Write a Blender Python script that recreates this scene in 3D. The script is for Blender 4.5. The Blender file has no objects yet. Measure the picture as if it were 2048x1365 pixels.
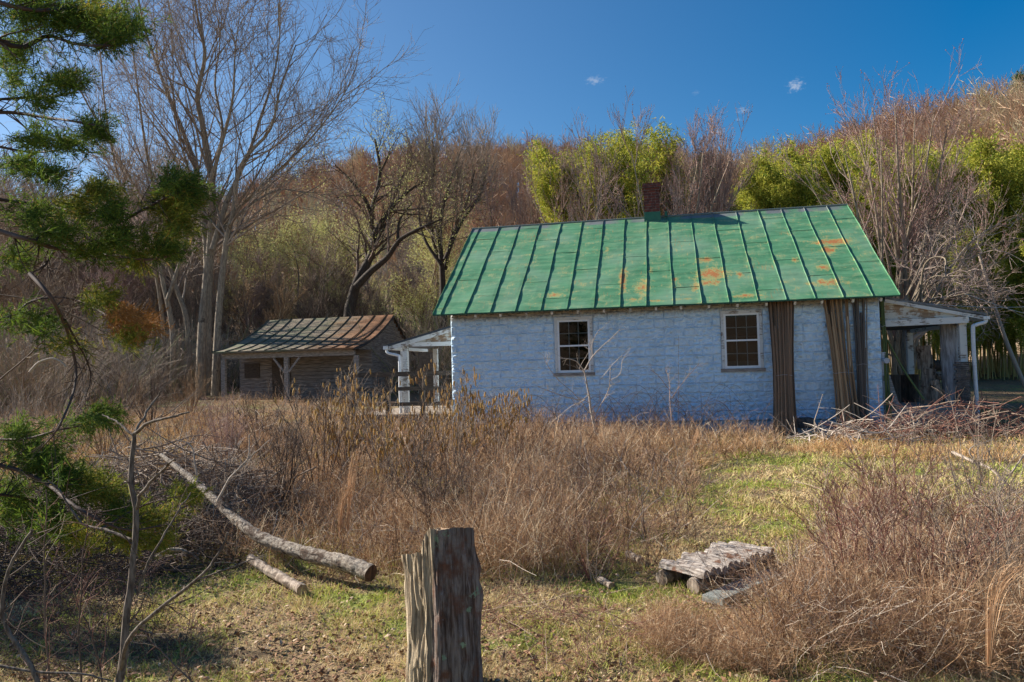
import bpy, math, random
import numpy as np
from math import radians as R_
from mathutils import Matrix, Vector
rng = np.random.default_rng(7); random.seed(7)
S = bpy.context.scene; COL = S.collection
PI = math.pi

# ------------------------------------------------------------------ camera
F_PX, PITCH, ROLL, EYE = 1500.0, .0372, -.0267, 1.9
_cp, _sp = math.cos(PITCH), math.sin(PITCH)
FW = np.array([0, _cp, _sp]); _U = np.array([0, -_sp, _cp]); _R = np.array([1., 0, 0])
RT = math.cos(ROLL)*_R + math.sin(ROLL)*_U
UP = -math.sin(ROLL)*_R + math.cos(ROLL)*_U
cd = bpy.data.cameras.new('camera'); cam = bpy.data.objects.new('camera', cd); COL.objects.link(cam)
cd.sensor_width = 36; cd.lens = F_PX/2048*36; cd.clip_start = .05; cd.clip_end = 3000
M = Matrix.Identity(4)
for i in range(3):
    M[i][0] = RT[i]; M[i][1] = UP[i]; M[i][2] = -FW[i]
M[2][3] = EYE
cam.matrix_world = M; S.camera = cam

# ------------------------------------------------------------------ sun and sky
YAW = .197
SUN = np.array([-1.696, .695, 1.10]); SUN /= np.linalg.norm(SUN)
SUN_EL = math.asin(SUN[2]); SUN_AZ = math.atan2(SUN[0], SUN[1])
sl = bpy.data.lights.new('sun', 'SUN'); sl.energy = 5.0; sl.angle = R_(.53); sl.color = (1, .94, .84)
so = bpy.data.objects.new('sun', sl); COL.objects.link(so)
so.rotation_euler = Vector(SUN).to_track_quat('Z', 'Y').to_euler()
W = bpy.data.worlds.new('World'); S.world = W; W.use_nodes = True
wn = W.node_tree; wn.nodes.clear()

class NT:
    """small node-graph helper"""
    def __init__(s, tree): s.t = tree
    def n(s, typ, ins=None, **kw):
        nd = s.t.nodes.new(typ)
        for k, v in kw.items(): setattr(nd, k, v)
        for k, v in (ins or {}).items():
            if isinstance(v, bpy.types.NodeSocket): s.t.links.new(v, nd.inputs[k])
            else: nd.inputs[k].default_value = v
        return nd
    def link(s, a, b): s.t.links.new(a, b)
    def math(s, op, a, b=0., c=None, clamp=False):
        d = {0: a, 1: b}
        if c is not None: d[2] = c
        return s.n('ShaderNodeMath', d, operation=op, use_clamp=clamp).outputs[0]
    def mix(s, f, a, b, bt='MIX'):
        nd = s.t.nodes.new('ShaderNodeMix'); nd.data_type = 'RGBA'; nd.blend_type = bt
        for idx, v in ((0, f), (6, a), (7, b)):
            if isinstance(v, bpy.types.NodeSocket): s.t.links.new(v, nd.inputs[idx])
            else: nd.inputs[idx].default_value = (v if idx == 0 else (*v[:3], 1))
        return nd.outputs[2]
    def ramp(s, f, a, b): return s.n('ShaderNodeMapRange', {0: f, 1: a, 2: b}, interpolation_type='SMOOTHSTEP').outputs[0]
    def noise(s, vec, scale, detail=4, rough=.55, dist=0):
        d = {'Scale': scale, 'Detail': detail, 'Roughness': rough, 'Distortion': dist}
        if vec is not None: d['Vector'] = vec
        return s.n('ShaderNodeTexNoise', d).outputs[0]
    def mapping(s, vec, scale=(1, 1, 1), loc=(0, 0, 0)):
        return s.n('ShaderNodeMapping', {0: vec, 1: loc, 3: scale}).outputs[0]

def ray(px, py):
    d = FW*F_PX + RT*(px-1024) - UP*(py-682.5)
    return d/d[1]
w = NT(wn)
sky = w.n('ShaderNodeTexSky', sky_type='NISHITA', sun_disc=False, sun_elevation=SUN_EL, sun_rotation=SUN_AZ,
          altitude=300, air_density=1.0, dust_density=.35, ozone_density=2.2)
tc = w.n('ShaderNodeTexCoord').outputs['Generated']
dsun = w.n('ShaderNodeVectorMath', {0: tc, 1: tuple(SUN)}, operation='DOT_PRODUCT').outputs['Value']   # the sky is deepest blue at right angles to the sun
sat = w.n('ShaderNodeMapRange', {0: dsun, 1: .05, 2: .75, 3: 1.5, 4: 1.16}).outputs[0]
hs = w.n('ShaderNodeHueSaturation', {'Saturation': sat, 'Value': 1.0, 'Color': sky.outputs[0]}).outputs[0]
# five wisps of cloud, fixed in direction
cl = None
for px, py, rx, ry, a in ((1190, 161, 22, 9, .5), (1591, 171, 17, 14, .85), (1486, 221, 15, 7, .5), (1437, 264, 14, 8, .55), (1476, 240, 8, 5, .3), (1393, 186, 8, 5, .25)):
    d = ray(px, py); d = d/np.linalg.norm(d)
    sub = w.n('ShaderNodeVectorMath', {0: tc, 1: tuple(d)}, operation='SUBTRACT').outputs[0]
    mp = w.mapping(sub, (F_PX/rx, F_PX/rx, F_PX/ry))
    ln = w.n('ShaderNodeVectorMath', {0: mp}, operation='LENGTH').outputs['Value']
    nz = w.noise(w.mapping(tc, (60, 60, 110)), 3.5, 5, .6)
    k = w.math('SUBTRACT', w.math('MULTIPLY', nz, 2.6), ln)
    k = w.math('MULTIPLY', w.ramp(k, .3, 1.7), a)
    cl = k if cl is None else w.math('MAXIMUM', cl, k)
hs = w.mix(cl, hs, (4.0, 4.6, 5.6))
bg = w.n('ShaderNodeBackground', {'Color': hs, 'Strength': .063})
w.link(bg.outputs[0], w.n('ShaderNodeOutputWorld').inputs[0])
S.view_settings.view_transform = 'Standard'; S.view_settings.look = 'None'
S.view_settings.exposure = 1.08; S.view_settings.gamma = 1.0
S.render.engine = 'CYCLES'

# ------------------------------------------------------------------ helpers: pixels to world, terrain
def vnoise(x, y, seed=0):
    xi = np.floor(x).astype(np.int64); yi = np.floor(y).astype(np.int64); xf = x-xi; yf = y-yi
    def h(a, b):
        n = (a*374761393 + b*668265263 + seed*982451653) & 0x7fffffff
        n = ((n ^ (n >> 13))*1274126177) & 0x7fffffff
        return ((n ^ (n >> 16)) & 0xffff)/65535.
    u = xf*xf*(3-2*xf); v = yf*yf*(3-2*yf)
    return (h(xi, yi)*(1-u)+h(xi+1, yi)*u)*(1-v) + (h(xi, yi+1)*(1-u)+h(xi+1, yi+1)*u)*v
def sstep(t): t = np.clip(t, 0, 1); return t*t*(3-2*t)
SKY_PX = np.array([-3000, -600, 0, 400, 560, 700, 850, 1000, 1300, 1440, 1550, 1700, 1850, 2048, 2500, 5000], float)
SKY_PY = np.array([430, 430, 450, 430, 385, 345, 325, 322, 325, 345, 325, 293, 245, 205, 160, 150], float)
_rays = np.array([ray(a, b) for a, b in zip(SKY_PX, SKY_PY)])
AZ_T = np.arctan2(_rays[:, 0], _rays[:, 1]); EL_T = _rays[:, 2]/np.hypot(_rays[:, 0], _rays[:, 1])
def ground(x, y):
    x = np.asarray(x, float); y = np.asarray(y, float)
    g = .4*sstep((y-4)/11.) + .55*sstep((y-15)/17.) + .5*sstep((y-30)/14.)
    az = np.arctan2(x, y); r = np.hypot(x, y)
    el = np.interp(az, AZ_T, EL_T)
    el = np.where(np.abs(az) > 1.2, .13, el)
    rd = 175 - 25*sstep((az-.25)/.3)
    H = EYE + el*rd - 9.
    t = np.clip((r-46)/(rd-46), 0, 1)
    hill = (H-1.45)*(.35*t+.65*t*t*(3-2*t)) * np.where(r > 46, 1, 0)
    hill = hill*(1+.10*(vnoise(x/22., y/22., 3)-.5)*np.clip(4*t*(1-t), 0, 1))
    b = .05*(vnoise(x*1.3, y*1.3, 1)-.5)*np.clip(r/3, 0, 1) + .25*(vnoise(x*.12+9, y*.12, 2)-.5)*sstep((r-18)/20) + .02*(vnoise(x*5, y*5, 4)-.5)
    return g + hill + b
def at(px, py, Y): d = ray(px, py); return np.array([d[0]*Y, Y, EYE+d[2]*Y])
def gh(px, py):
    d = ray(px, py); Y = 2.
    while Y < 200:
        if EYE+d[2]*Y <= float(ground(d[0]*Y, Y)): break
        Y *= 1.004
    return np.array([d[0]*Y, Y, float(ground(d[0]*Y, Y))])
# house frame: x along the front wall to the right, y to the back
HZ = .40
HP = np.array([7.5973, 15.4584, HZ])
_u = np.array([math.cos(YAW), -math.sin(YAW), 0]); _n = np.array([math.sin(YAW), math.cos(YAW), 0])
def w2h(p): q = np.asarray(p)-HP; return np.array([q@_u, q@_n, q[2]])
def h2w(p): return HP + _u*p[0] + _n*p[1] + np.array([0, 0, p[2]])
def hl(px, py, yl):
    d = ray(px, py); o = np.array([0, 0, EYE])-HP
    t = (yl - o@_n)/(d@_n); q = o+d*t
    return np.array([q@_u, yl, q[2]])
def in_poly(x, y, poly):
    c = np.zeros(x.shape, bool); n = len(poly)
    for i in range(n):
        x0, y0 = poly[i]; x1, y1 = poly[(i+1) % n]
        k = ((y0 > y) != (y1 > y)) & (x < (x1-x0)*(y-y0)/((y1-y0)+1e-12)+x0)
        c ^= k
    return c
def gpoly(pts): return [tuple(gh(a, b)[:2]) for a, b in pts]

# ------------------------------------------------------------------ helpers: meshes and objects
class Acc:
    def __init__(s): s.v = []; s.q = []; s.t = []; s.n = 0; s.r = []; s.uv = None
    def add(s, v, q=None, t=None, r=None):
        v = np.asarray(v, float).reshape(-1, 3)
        if q is not None and len(q): s.q.append(np.asarray(q)+s.n)
        if t is not None and len(t): s.t.append(np.asarray(t)+s.n)
        s.v.append(v); s.r.append(np.full(len(v), .5) if r is None else np.asarray(r, float)); s.n += len(v)
    def box(s, x0, x1, y0, y1, z0, z1, r=None):
        v = [(x, y, z) for x in (x0, x1) for y in (y0, y1) for z in (z0, z1)]
        s.add(v, [(0, 1, 3, 2), (4, 6, 7, 5), (0, 4, 5, 1), (2, 3, 7, 6), (0, 2, 6, 4), (1, 5, 7, 3)], r=None if r is None else np.full(8, r))
    def bar(s, a, b, w_, h_, r=None, up=(0, 0, 1)):
        a = np.array(a, float); b = np.array(b, float); d = b-a; d /= np.linalg.norm(d)
        upv = np.array(up, float)
        if abs(d@upv) > .95: upv = np.array([0, 1., 0])
        sx = np.cross(d, upv); sx /= np.linalg.norm(sx); sz = np.cross(sx, d)
        v = [p + sx*i*w_/2 + sz*j*h_/2 for p in (a, b) for i in (-1, 1) for j in (-1, 1)]
        s.add(v, [(0, 1, 3, 2), (4, 6, 7, 5), (0, 4, 5, 1), (2, 3, 7, 6), (0, 2, 6, 4), (1, 5, 7, 3)], r=None if r is None else np.full(8, r))
    def tubes(s, P, R, k=3, r=None, cap=False):
        P = np.asarray(P, float); R = np.asarray(R, float)
        if P.ndim == 2: P = P[None]; R = R[None]
        N, n, _ = P.shape
        T = np.gradient(P, axis=1); T /= np.linalg.norm(T, axis=2, keepdims=True)+1e-9
        av = P[:, -1]-P[:, 0]; av /= np.linalg.norm(av, axis=1, keepdims=True)+1e-9
        ref = np.where((np.abs(av[:, 2]) > .75)[:, None], np.array([[1., 0, 0]]), np.array([[0, 0, 1.]]))[:, None, :]
        A = np.cross(T, ref); A /= np.linalg.norm(A, axis=2, keepdims=True)+1e-9
        B = np.cross(T, A)
        th = np.arange(k)*2*PI/k
        V = P[:, :, None]+R[:, :, None, None]*(A[:, :, None]*np.cos(th)[None, None, :, None]+B[:, :, None]*np.sin(th)[None, None, :, None])
        idx = np.arange(N*n*k).reshape(N, n, k); nx = np.roll(idx, -1, axis=2)
        Q = np.stack([idx[:, :-1], nx[:, :-1], nx[:, 1:], idx[:, 1:]], -1).reshape(-1, 4)
        rr = rng.random(N) if r is None else np.broadcast_to(r, (N,))
        s.add(V.reshape(-1, 3), Q, r=np.repeat(rr, n*k))
        if cap:
            for e in (0, n-1):
                c = V[:, e].mean(1); b0 = s.n
                vv = np.concatenate([V[:, e], c[:, None]], 1)
                ii = np.arange(N*(k+1)).reshape(N, k+1)
                tt = np.stack([ii[:, :k], np.roll(ii[:, :k], -1, 1), np.repeat(ii[:, k:], k, 1)], -1).reshape(-1, 3)
                s.add(vv.reshape(-1, 3), t=tt, r=np.repeat(rr, k+1))
    def ribbons(s, P, Wd, r=None, nrm=None):
        """flat blades: P (N,n,3), Wd (N,n) half widths"""
        N, n, _ = P.shape
        T = np.gradient(P, axis=1)
        sd = rng.normal(size=(N, 1, 3)) if nrm is None else nrm[:, None]
        A = np.cross(T, sd); A /= np.linalg.norm(A, axis=2, keepdims=True)+1e-9
        V = np.stack([P-A*Wd[..., None], P+A*Wd[..., None]], 2)
        idx = np.arange(N*n*2).reshape(N, n, 2)
        Q = np.stack([idx[:, :-1, 0], idx[:, :-1, 1], idx[:, 1:, 1], idx[:, 1:, 0]], -1).reshape(-1, 4)
        rr = rng.random(N) if r is None else np.broadcast_to(r, (N,))
        s.add(V.reshape(-1, 3), Q, r=np.repeat(rr, n*2))
    def build(s, name, mat, parent=None, smooth=False, off=None):
        V = np.concatenate(s.v); 
        if off is not None: V = V-np.asarray(off)
        q = np.concatenate(s.q) if s.q else np.zeros((0, 4), int)
        t = np.concatenate(s.t) if s.t else np.zeros((0, 3), int)
        me = bpy.data.meshes.new(name); me.vertices.add(len(V)); me.vertices.foreach_set('co', V.astype(np.float32).ravel())
        li = np.concatenate([q.ravel(), t.ravel()]).astype(np.int32)
        me.loops.add(len(li)); me.loops.foreach_set('vertex_index', li)
        ls = np.concatenate([np.arange(len(q))*4, len(q)*4+np.arange(len(t))*3]).astype(np.int32)
        me.polygons.add(len(ls)); me.polygons.foreach_set('loop_start', ls)
        try: me.polygons.foreach_set('loop_total', np.concatenate([np.full(len(q), 4), np.full(len(t), 3)]).astype(np.int32))
        except Exception: pass
        me.polygons.foreach_set('use_smooth', np.full(len(ls), bool(smooth)))
        me.update(calc_edges=True); me.validate()
        a = me.attributes.new('rnd', 'FLOAT', 'POINT'); a.data.foreach_set('value', np.concatenate(s.r).astype(np.float32))
        me.materials.append(mat)
        o = bpy.data.objects.new(name, me); COL.objects.link(o)
        if parent is not None: o.parent = parent
        return o
def tag(o, label=None, cat=None, group=None, kind=None):
    for k, v in (('label', label), ('category', cat), ('group', group), ('kind', kind)):
        if v: o[k] = v
    return o
def thing(name, label, cat, loc=(0, 0, 0), rz=0, group=None):
    o = bpy.data.objects.new(name, None); COL.objects.link(o); o.empty_display_size = .2
    o.location = tuple(float(c) for c in loc); o.rotation_euler = (0, 0, rz)
    return tag(o, label, cat, group)
def dup(root, loc, rz=0, sc=1., label=None, zs=None):
    r = root.copy(); COL.objects.link(r); r.location = tuple(float(c) for c in loc); r.rotation_euler = (0, 0, rz)
    r.scale = (sc, sc, zs or sc)
    if label: r['label'] = label
    for ch in list(root.children):
        c = ch.copy(); COL.objects.link(c); c.parent = r
        for g in ch.children:
            d = g.copy(); COL.objects.link(d); d.parent = c
    return r

# growth of stems, branches and twigs
def norm(a): return a/(np.linalg.norm(a, axis=-1, keepdims=True)+1e-9)
def walk(p, d, L, n, trop=(0, 0, 0), wob=.1):
    N = len(p); out = np.empty((N, n, 3)); out[:, 0] = p; d = norm(d); trop = np.asarray(trop, float)
    for i in range(1, n):
        d = norm(d+trop/(n-1)+rng.normal(size=(N, 3))*wob)
        p = p+d*(np.asarray(L).reshape(-1, 1)/(n-1)); out[:, i] = p
    return out
def grow(P, R, N, L, t0=.2, t1=1., ang=.7, angv=.2, trop=(0, 0, .3), wob=.12, n=5, rr=.5, rmin=.002, tl=.5, rtip=.25, wt=None):
    seg = np.linalg.norm(P[:, -1]-P[:, 0], axis=1)+1e-3
    if wt is not None: seg = seg*wt
    pi = rng.choice(len(P), N, p=seg/seg.sum())
    t = t0+(t1-t0)*rng.random(N)
    f = t*(P.shape[1]-1); i0 = np.minimum(f.astype(int), P.shape[1]-2); fr = (f-i0)[:, None]
    base = P[pi, i0]*(1-fr)+P[pi, i0+1]*fr
    tan = norm(P[pi, i0+1]-P[pi, i0]); rad = R[pi, i0]*(1-fr[:, 0])+R[pi, i0+1]*fr[:, 0]
    per = norm(np.cross(tan, rng.normal(size=(N, 3))))
    a = ang+rng.normal(size=N)*angv
    d = tan*np.cos(a)[:, None]+per*np.sin(a)[:, None]
    ln = L*(1-tl*t)*(.6+.8*rng.random(N))
    C = walk(base, d, ln, n, trop, wob)
    r0 = np.maximum(rad*rr, rmin)
    Rr = r0[:, None]*np.linspace(1, rtip, n)[None]; Rr = np.maximum(Rr, rmin*.6)
    return C, Rr
def spline(pts, n):
    pts = np.asarray(pts, float); m = len(pts)
    t = np.linspace(0, m-1, n); i = np.clip(t.astype(int), 0, m-2); f = (t-i)[:, None]
    p = np.concatenate([[2*pts[0]-pts[1]], pts, [2*pts[-1]-pts[-2]]])
    a, b, c, d = p[i], p[i+1], p[i+2], p[i+3]
    return .5*((2*b)+(-a+c)*f+(2*a-5*b+4*c-d)*f**2+(-a+3*b-3*c+d)*f**3)

# ------------------------------------------------------------------ materials
def newmat(name):
    m = bpy.data.materials.new(name); m.use_nodes = True; m.node_tree.nodes.clear(); return m, NT(m.node_tree)
def fin(k, col, rough=.8, bump=None, bs=.3, bd=.01, metal=0., spec=.3, trans=0., tcol=None):
    d = {'Base Color': col if isinstance(col, bpy.types.NodeSocket) else (*col, 1), 'Roughness': rough, 'Metallic': metal, 'Specular IOR Level': spec}
    if bump is not None: d['Normal'] = k.n('ShaderNodeBump', {'Strength': bs, 'Distance': bd, 'Height': bump}).outputs[0]
    b = k.n('ShaderNodeBsdfPrincipled', d).outputs[0]
    if trans > 0:
        c = tcol if tcol is not None else d['Base Color']
        tr = k.n('ShaderNodeBsdfTranslucent', {'Color': c}).outputs[0]
        b = k.n('ShaderNodeMixShader', {0: trans, 1: b, 2: tr}).outputs[0]
    k.link(b, k.n('ShaderNodeOutputMaterial').inputs[0])
def oco(k): return k.n('ShaderNodeTexCoord').outputs['Object']
def rnd(k): return k.n('ShaderNodeAttribute', attribute_name='rnd').outputs['Fac']
def m_bark(name, a, b, sc=(9, 9, 1.6), bs=.6, c=None, csc=2.5, cth=.6):
    m, k = newmat(name); v = oco(k)
    n1 = k.noise(k.mapping(v, sc), 2.5, 6, .65)
    col = k.mix(k.ramp(n1, .35, .65), a, b)
    if c: col = k.mix(k.ramp(k.noise(v, csc, 5, .6), cth, cth+.08), col, c)
    fin(k, col, .9, n1, bs, .02); return m
def m_twig(name, a, b, trans=0., c=None, cth=.8, rough=.8):
    m, k = newmat(name); r = rnd(k)
    col = k.mix(r, a, b)
    if c: col = k.mix(k.ramp(r, cth, cth+.02), col, c)
    fin(k, col, rough, trans=trans); return m
def m_wood(name, a, b, sc=(2, 2, 14), paint=None, pth=.5, bs=.35, psc=3.):
    m, k = newmat(name); v = oco(k)
    n1 = k.noise(k.mapping(v, sc), 3, 6, .6, .4)
    col = k.mix(k.ramp(n1, .35, .65), a, b)
    h = n1
    if paint:
        pn = k.math('ADD', k.math('MULTIPLY', k.noise(v, psc, 6, .65), .6), k.math('MULTIPLY', k.noise(k.mapping(v, sc), 4, 4, .6), .4))
        pm = k.ramp(pn, pth-.03, pth+.03)
        col = k.mix(pm, paint, col); h = k.math('SUBTRACT', n1, pm)
    fin(k, col, .8, h, bs, .006); return m

BARK_PALE = m_bark('bark_pale_grey', (.17, .13, .095), (.35, .28, .20), c=(.10, .075, .055))
BARK_MID = m_bark('bark_grey_brown', (.14, .105, .08), (.30, .235, .175))
BARK_DARK = m_bark('bark_dark', (.035, .026, .022), (.085, .065, .05))
TWIG_GREY = m_twig('twig_grey', (.18, .13, .10), (.37, .29, .22))
TWIG_DARK = m_twig('twig_dark', (.06, .042, .032), (.17, .115, .085))
TWIG_RED = m_twig('twig_reddish', (.24, .14, .115), (.46, .33, .28))
TWIG_PALE = m_twig('twig_pale', (.34, .27, .21), (.55, .47, .40))
TWIG_TAN = m_twig('twig_tan', (.20, .12, .065), (.36, .24, .13))
BUD_RED = m_twig('red_buds', (.22, .09, .08), (.36, .18, .15))
HILL_TWIG = m_twig('hill_crowns', (.32, .18, .105), (.56, .40, .26), c=(.50, .42, .26), cth=.8)
WILLOW = m_twig('willow_leaves', (.42, .42, .14), (.58, .56, .24), trans=.35)
BAM_LEAF = m_twig('bamboo_leaves', (.27, .30, .03), (.55, .48, .08), trans=.35, c=(.13, .20, .02), cth=.82)
BAM_CULM = m_twig('bamboo_culms', (.14, .15, .04), (.42, .36, .15))
CEDAR = m_twig('cedar_foliage', (.045, .095, .015), (.17, .23, .03), trans=.45, c=(.24, .17, .04), cth=.93)  # sprays in shade: the shade is put into a darker green
CEDAR_Y = m_twig('cedar_foliage_sun_tint', (.09, .14, .02), (.32, .30, .04), trans=.45, c=(.36, .22, .05), cth=.9)  # same foliage in sun: the sunlight is put into a yellower colour
CEDAR_B = m_twig('cedar_foliage_brown', (.25, .11, .03), (.40, .20, .06), trans=.2)
WEED = m_twig('weed_stems', (.22, .115, .06), (.64, .42, .24), trans=.18, c=(.80, .66, .46), cth=.82)
WEED_T = m_twig('weed_tan', (.38, .20, .08), (.72, .48, .24), trans=.2, c=(.80, .64, .40), cth=.86)
CATKIN = m_twig('catkins', (.36, .19, .06), (.52, .32, .10), trans=.15)
LEAF_LIT = m_twig('leaf_litter', (.16, .075, .035), (.34, .19, .10), c=(.46, .33, .22), cth=.85)
BRAMBLE = m_twig('bramble_stems', (.13, .05, .04), (.34, .17, .12), c=(.50, .37, .27), cth=.75)
BROOM = m_twig('broomsedge', (.40, .22, .11), (.60, .40, .24), trans=.2)

def m_grass():
    m, k = newmat('grass_blades'); g = k.n('ShaderNodeNewGeometry').outputs['Position']; r = rnd(k)
    n1 = k.noise(k.mapping(g, (1, 1, .1)), .9, 5, .6)
    gm = k.ramp(k.math('ADD', n1, k.math('MULTIPLY', k.math('SUBTRACT', r, .5), .30)), .46, .60)
    tan = k.mix(r, (.56, .39, .18), (.80, .67, .40)); gr = k.mix(r, (.20, .26, .03), (.50, .54, .10))
    fin(k, k.mix(gm, tan, gr), .7, trans=.25); return m
GRASS = m_grass()
def m_ground():
    m, k = newmat('ground_soil'); g = k.n('ShaderNodeNewGeometry').outputs['Position']
    n1 = k.noise(k.mapping(g, (1, 1, .1)), .9, 5, .6); n2 = k.noise(g, 14, 6, .7); n3 = k.noise(g, 45, 4, .6)
    a = k.mix(k.ramp(n2, .35, .65), (.12, .075, .04), (.33, .23, .125))
    b = k.mix(k.ramp(n2, .35, .65), (.11, .13, .03), (.28, .31, .08))
    c = k.mix(k.ramp(n1, .48, .62), a, b)
    far = k.ramp(k.n('ShaderNodeSeparateXYZ', {0: g}).outputs[1], 15, 26)
    c = k.mix(k.math('MULTIPLY', far, k.ramp(k.noise(g, .35, 4, .6), .35, .6)), c, k.mix(n2, (.12, .07, .04), (.30, .18, .10)))
    fin(k, c, .95, k.math('ADD', n2, n3), .8, .03); return m
def m_hill():
    m, k = newmat('hill_leaf_litter'); g = k.n('ShaderNodeNewGeometry').outputs['Position']
    n1 = k.noise(g, .12, 5, .6); n2 = k.noise(g, 1.5, 5, .7)
    c = k.mix(n2, (.28, .18, .11), (.50, .35, .23)); c = k.mix(k.ramp(n1, .4, .65), c, (.38, .30, .22))
    fin(k, c, .95, n2, .5, .2); return m
def m_wall(name, up):
    m, k = newmat(name); v = oco(k)
    n1 = k.noise(v, 3.2, 6, .65); n2 = k.noise(v, 42, 5, .7); n3 = k.noise(v, 14, 5, .65, .6)
    base = (.60, .76, .90) if up else (.26, .42, .56)
    c = k.mix(k.ramp(n1, .3, .75), base, tuple(x*.84 for x in base))
    z = k.n('ShaderNodeSeparateXYZ', {0: v}).outputs[2]
    if up:   # uneven brown band under the eave and bluer paint low down
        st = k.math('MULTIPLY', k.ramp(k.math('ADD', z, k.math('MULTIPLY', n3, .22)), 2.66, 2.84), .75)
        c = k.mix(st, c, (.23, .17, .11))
        lo = k.math('MULTIPLY', k.math('SUBTRACT', 1., k.ramp(k.math('ADD', z, k.math('MULTIPLY', n1, .9)), .75, 1.5)), .6)
        c = k.mix(lo, c, (.33, .52, .76))
        c = k.mix(k.math('MULTIPLY', k.ramp(n3, .60, .74), .35), c, (.33, .36, .40))
    fin(k, c, .75, k.math('ADD', k.math('MULTIPLY', n2, .5), n3), .7, .012); return m
WALL = m_wall('painted_block', True); FOUND = m_wall('painted_foundation', False)

RUST = [(1110, 590, .18, .1, 1), (1246, 560, .07, .48, 1.3), (1285, 575, .18, .42, .9), (1270, 600, .2, .12, .8), (1190, 500, .1, .2, .5), (1410, 520, .16, .12, 1.2), (1425, 548, .28, .22, 1.3), (1420, 565, .25, .12, 1.1), (1392, 570, .12, .35, .8), (1302, 540, .06, .2, .8), (1668, 484, .25, .1, 1.6), (1657, 500, .1, .12, 1.5), (1590, 520, .1, .15, .8), (1645, 535, .1, .12, 1.2), (1655, 566, .3, .14, 1.1), (1480, 550, .08, .14, 1), (1490, 592, .3, .07, 1), (1310, 602, .25, .06, .8), (1215, 500, .1, .25, .5), (1350, 560, .06, .1, 1), (1300, 500, .08, .15, .5), (1370, 598, .25, .05, .7)]
EZ = 3.18-HZ; RZ = 5.829-HZ; D2 = 3.5594; WL = 9.172; OH = .35
def roof_pt(px, py):   # pixel on the front roof plane -> (x, distance up the slope)
    n = np.array([0, -(RZ-EZ), D2+OH]); o = w2h([0, 0, EYE]); d = w2h(HP+ray(px, py))
    e = np.array([0, -OH, EZ]); t = ((e-o)@n)/(d@n); q = o+d*t
    return q[0], math.hypot(q[1]+OH, q[2]-EZ)
SLOPE = math.hypot(RZ-EZ, D2+OH)
def m_roof():
    m, k = newmat('green_metal_roof'); uv = k.n('ShaderNodeUVMap', uv_map='sheet').outputs[0]
    n1 = k.noise(k.mapping(uv, (.8, 5.5, 1)), 1.2, 7, .7, .3); n2 = k.noise(k.mapping(uv, (1, 1.6, 1)), 2.6, 8, .72, .5); n3 = k.noise(k.mapping(uv, (9, 1.2, 1)), 3, 4, .6); n4 = k.noise(uv, .6, 3, .5)
    c = k.mix(k.ramp(n1, .32, .68), (.045, .165, .075), (.10, .265, .135))
    c = k.mix(k.math('MULTIPLY', k.ramp(n2, .46, .66), .5), c, (.25, .33, .17))
    c = k.mix(k.math('MULTIPLY', k.ramp(n4, .45, .7), .35), c, (.27, .36, .27))
    ye = k.math('ADD', k.math('MULTIPLY', n2, .6), k.math('MULTIPLY', n3, .4))
    c = k.mix(k.math('MULTIPLY', k.ramp(ye, .55, .62), .65), c, (.36, .34, .13))
    sp = k.n('ShaderNodeSeparateXYZ', {0: uv}); sx, sy = sp.outputs[0], sp.outputs[1]
    f1 = f2 = None
    for px, py, rx, ry, a in RUST:
        x, y = roof_pt(px, py)
        e = k.math('SQRT', k.math('ADD', k.math('POWER', k.math('MULTIPLY', k.math('SUBTRACT', sx, x), 1/rx), 2), k.math('POWER', k.math('MULTIPLY', k.math('SUBTRACT', sy, y), 1/ry), 2)))
        v = k.math('SUBTRACT', a, k.math('MULTIPLY', e, .75))
        f1 = v if f1 is None else k.math('MAXIMUM', f1, v)
    rn = k.math('ADD', k.math('MULTIPLY', k.math('SUBTRACT', k.noise(k.mapping(uv, (1, .7, 1)), 8, 8, .8), .5), 5.), f1)
    c = k.mix(k.math('MULTIPLY', k.ramp(rn, .1, .55), .7), c, (.40, .33, .11))
    c = k.mix(k.math('MULTIPLY', k.ramp(rn, .65, .98), .85), c, (.38, .12, .035))
    sk = k.math('ADD', k.math('MULTIPLY', n3, .7), k.math('MULTIPLY', k.noise(uv, 1.1, 3, .5), .5))   # faint rust streaks running down the sheets
    c = k.mix(k.math('MULTIPLY', k.ramp(sk, .70, .80), .55), c, (.30, .17, .06))
    # worn grey metal along parts of the ridge
    rg = k.math('MULTIPLY', k.ramp(k.math('ADD', sy, k.math('MULTIPLY', n2, .16)), SLOPE-.22, SLOPE-.12), k.ramp(k.noise(k.mapping(uv, (1, 0, 0)), .8, 2, .5), .44, .52))
    c = k.mix(k.math('MULTIPLY', rg, .85), c, (.16, .15, .17))
    fin(k, c, .55, k.math('ADD', n1, k.math('MULTIPLY', n2, .5)), .35, .02, spec=.4); return m
ROOF = m_roof()
def m_brick():
    m, k = newmat('chimney_brick'); v = oco(k)
    sp = k.n('ShaderNodeSeparateXYZ', {0: v}); xy = k.math('ADD', sp.outputs[0], sp.outputs[1])
    cv = k.n('ShaderNodeCombineXYZ', {0: xy, 1: sp.outputs[2], 2: 0.}).outputs[0]
    br = k.n('ShaderNodeTexBrick', {'Vector': cv, 'Color1': (.20, .05, .035, 1), 'Color2': (.12, .035, .03, 1), 'Mortar': (.20, .15, .13, 1), 'Scale': 1., 'Mortar Size': .006, 'Brick Width': .20, 'Row Height': .072})
    c = k.mix(k.ramp(k.noise(v, 12, 5, .6), .4, .7), br.outputs[0], (.07, .03, .03))
    fin(k, c, .9, k.math('SUBTRACT', k.noise(v, 40, 4, .6), br.outputs[1]), .6, .012); return m
BRICK = m_brick()
WHITE_VINYL = m_wood('white_sash', (.74, .77, .80), (.80, .82, .84), bs=.05)
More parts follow.
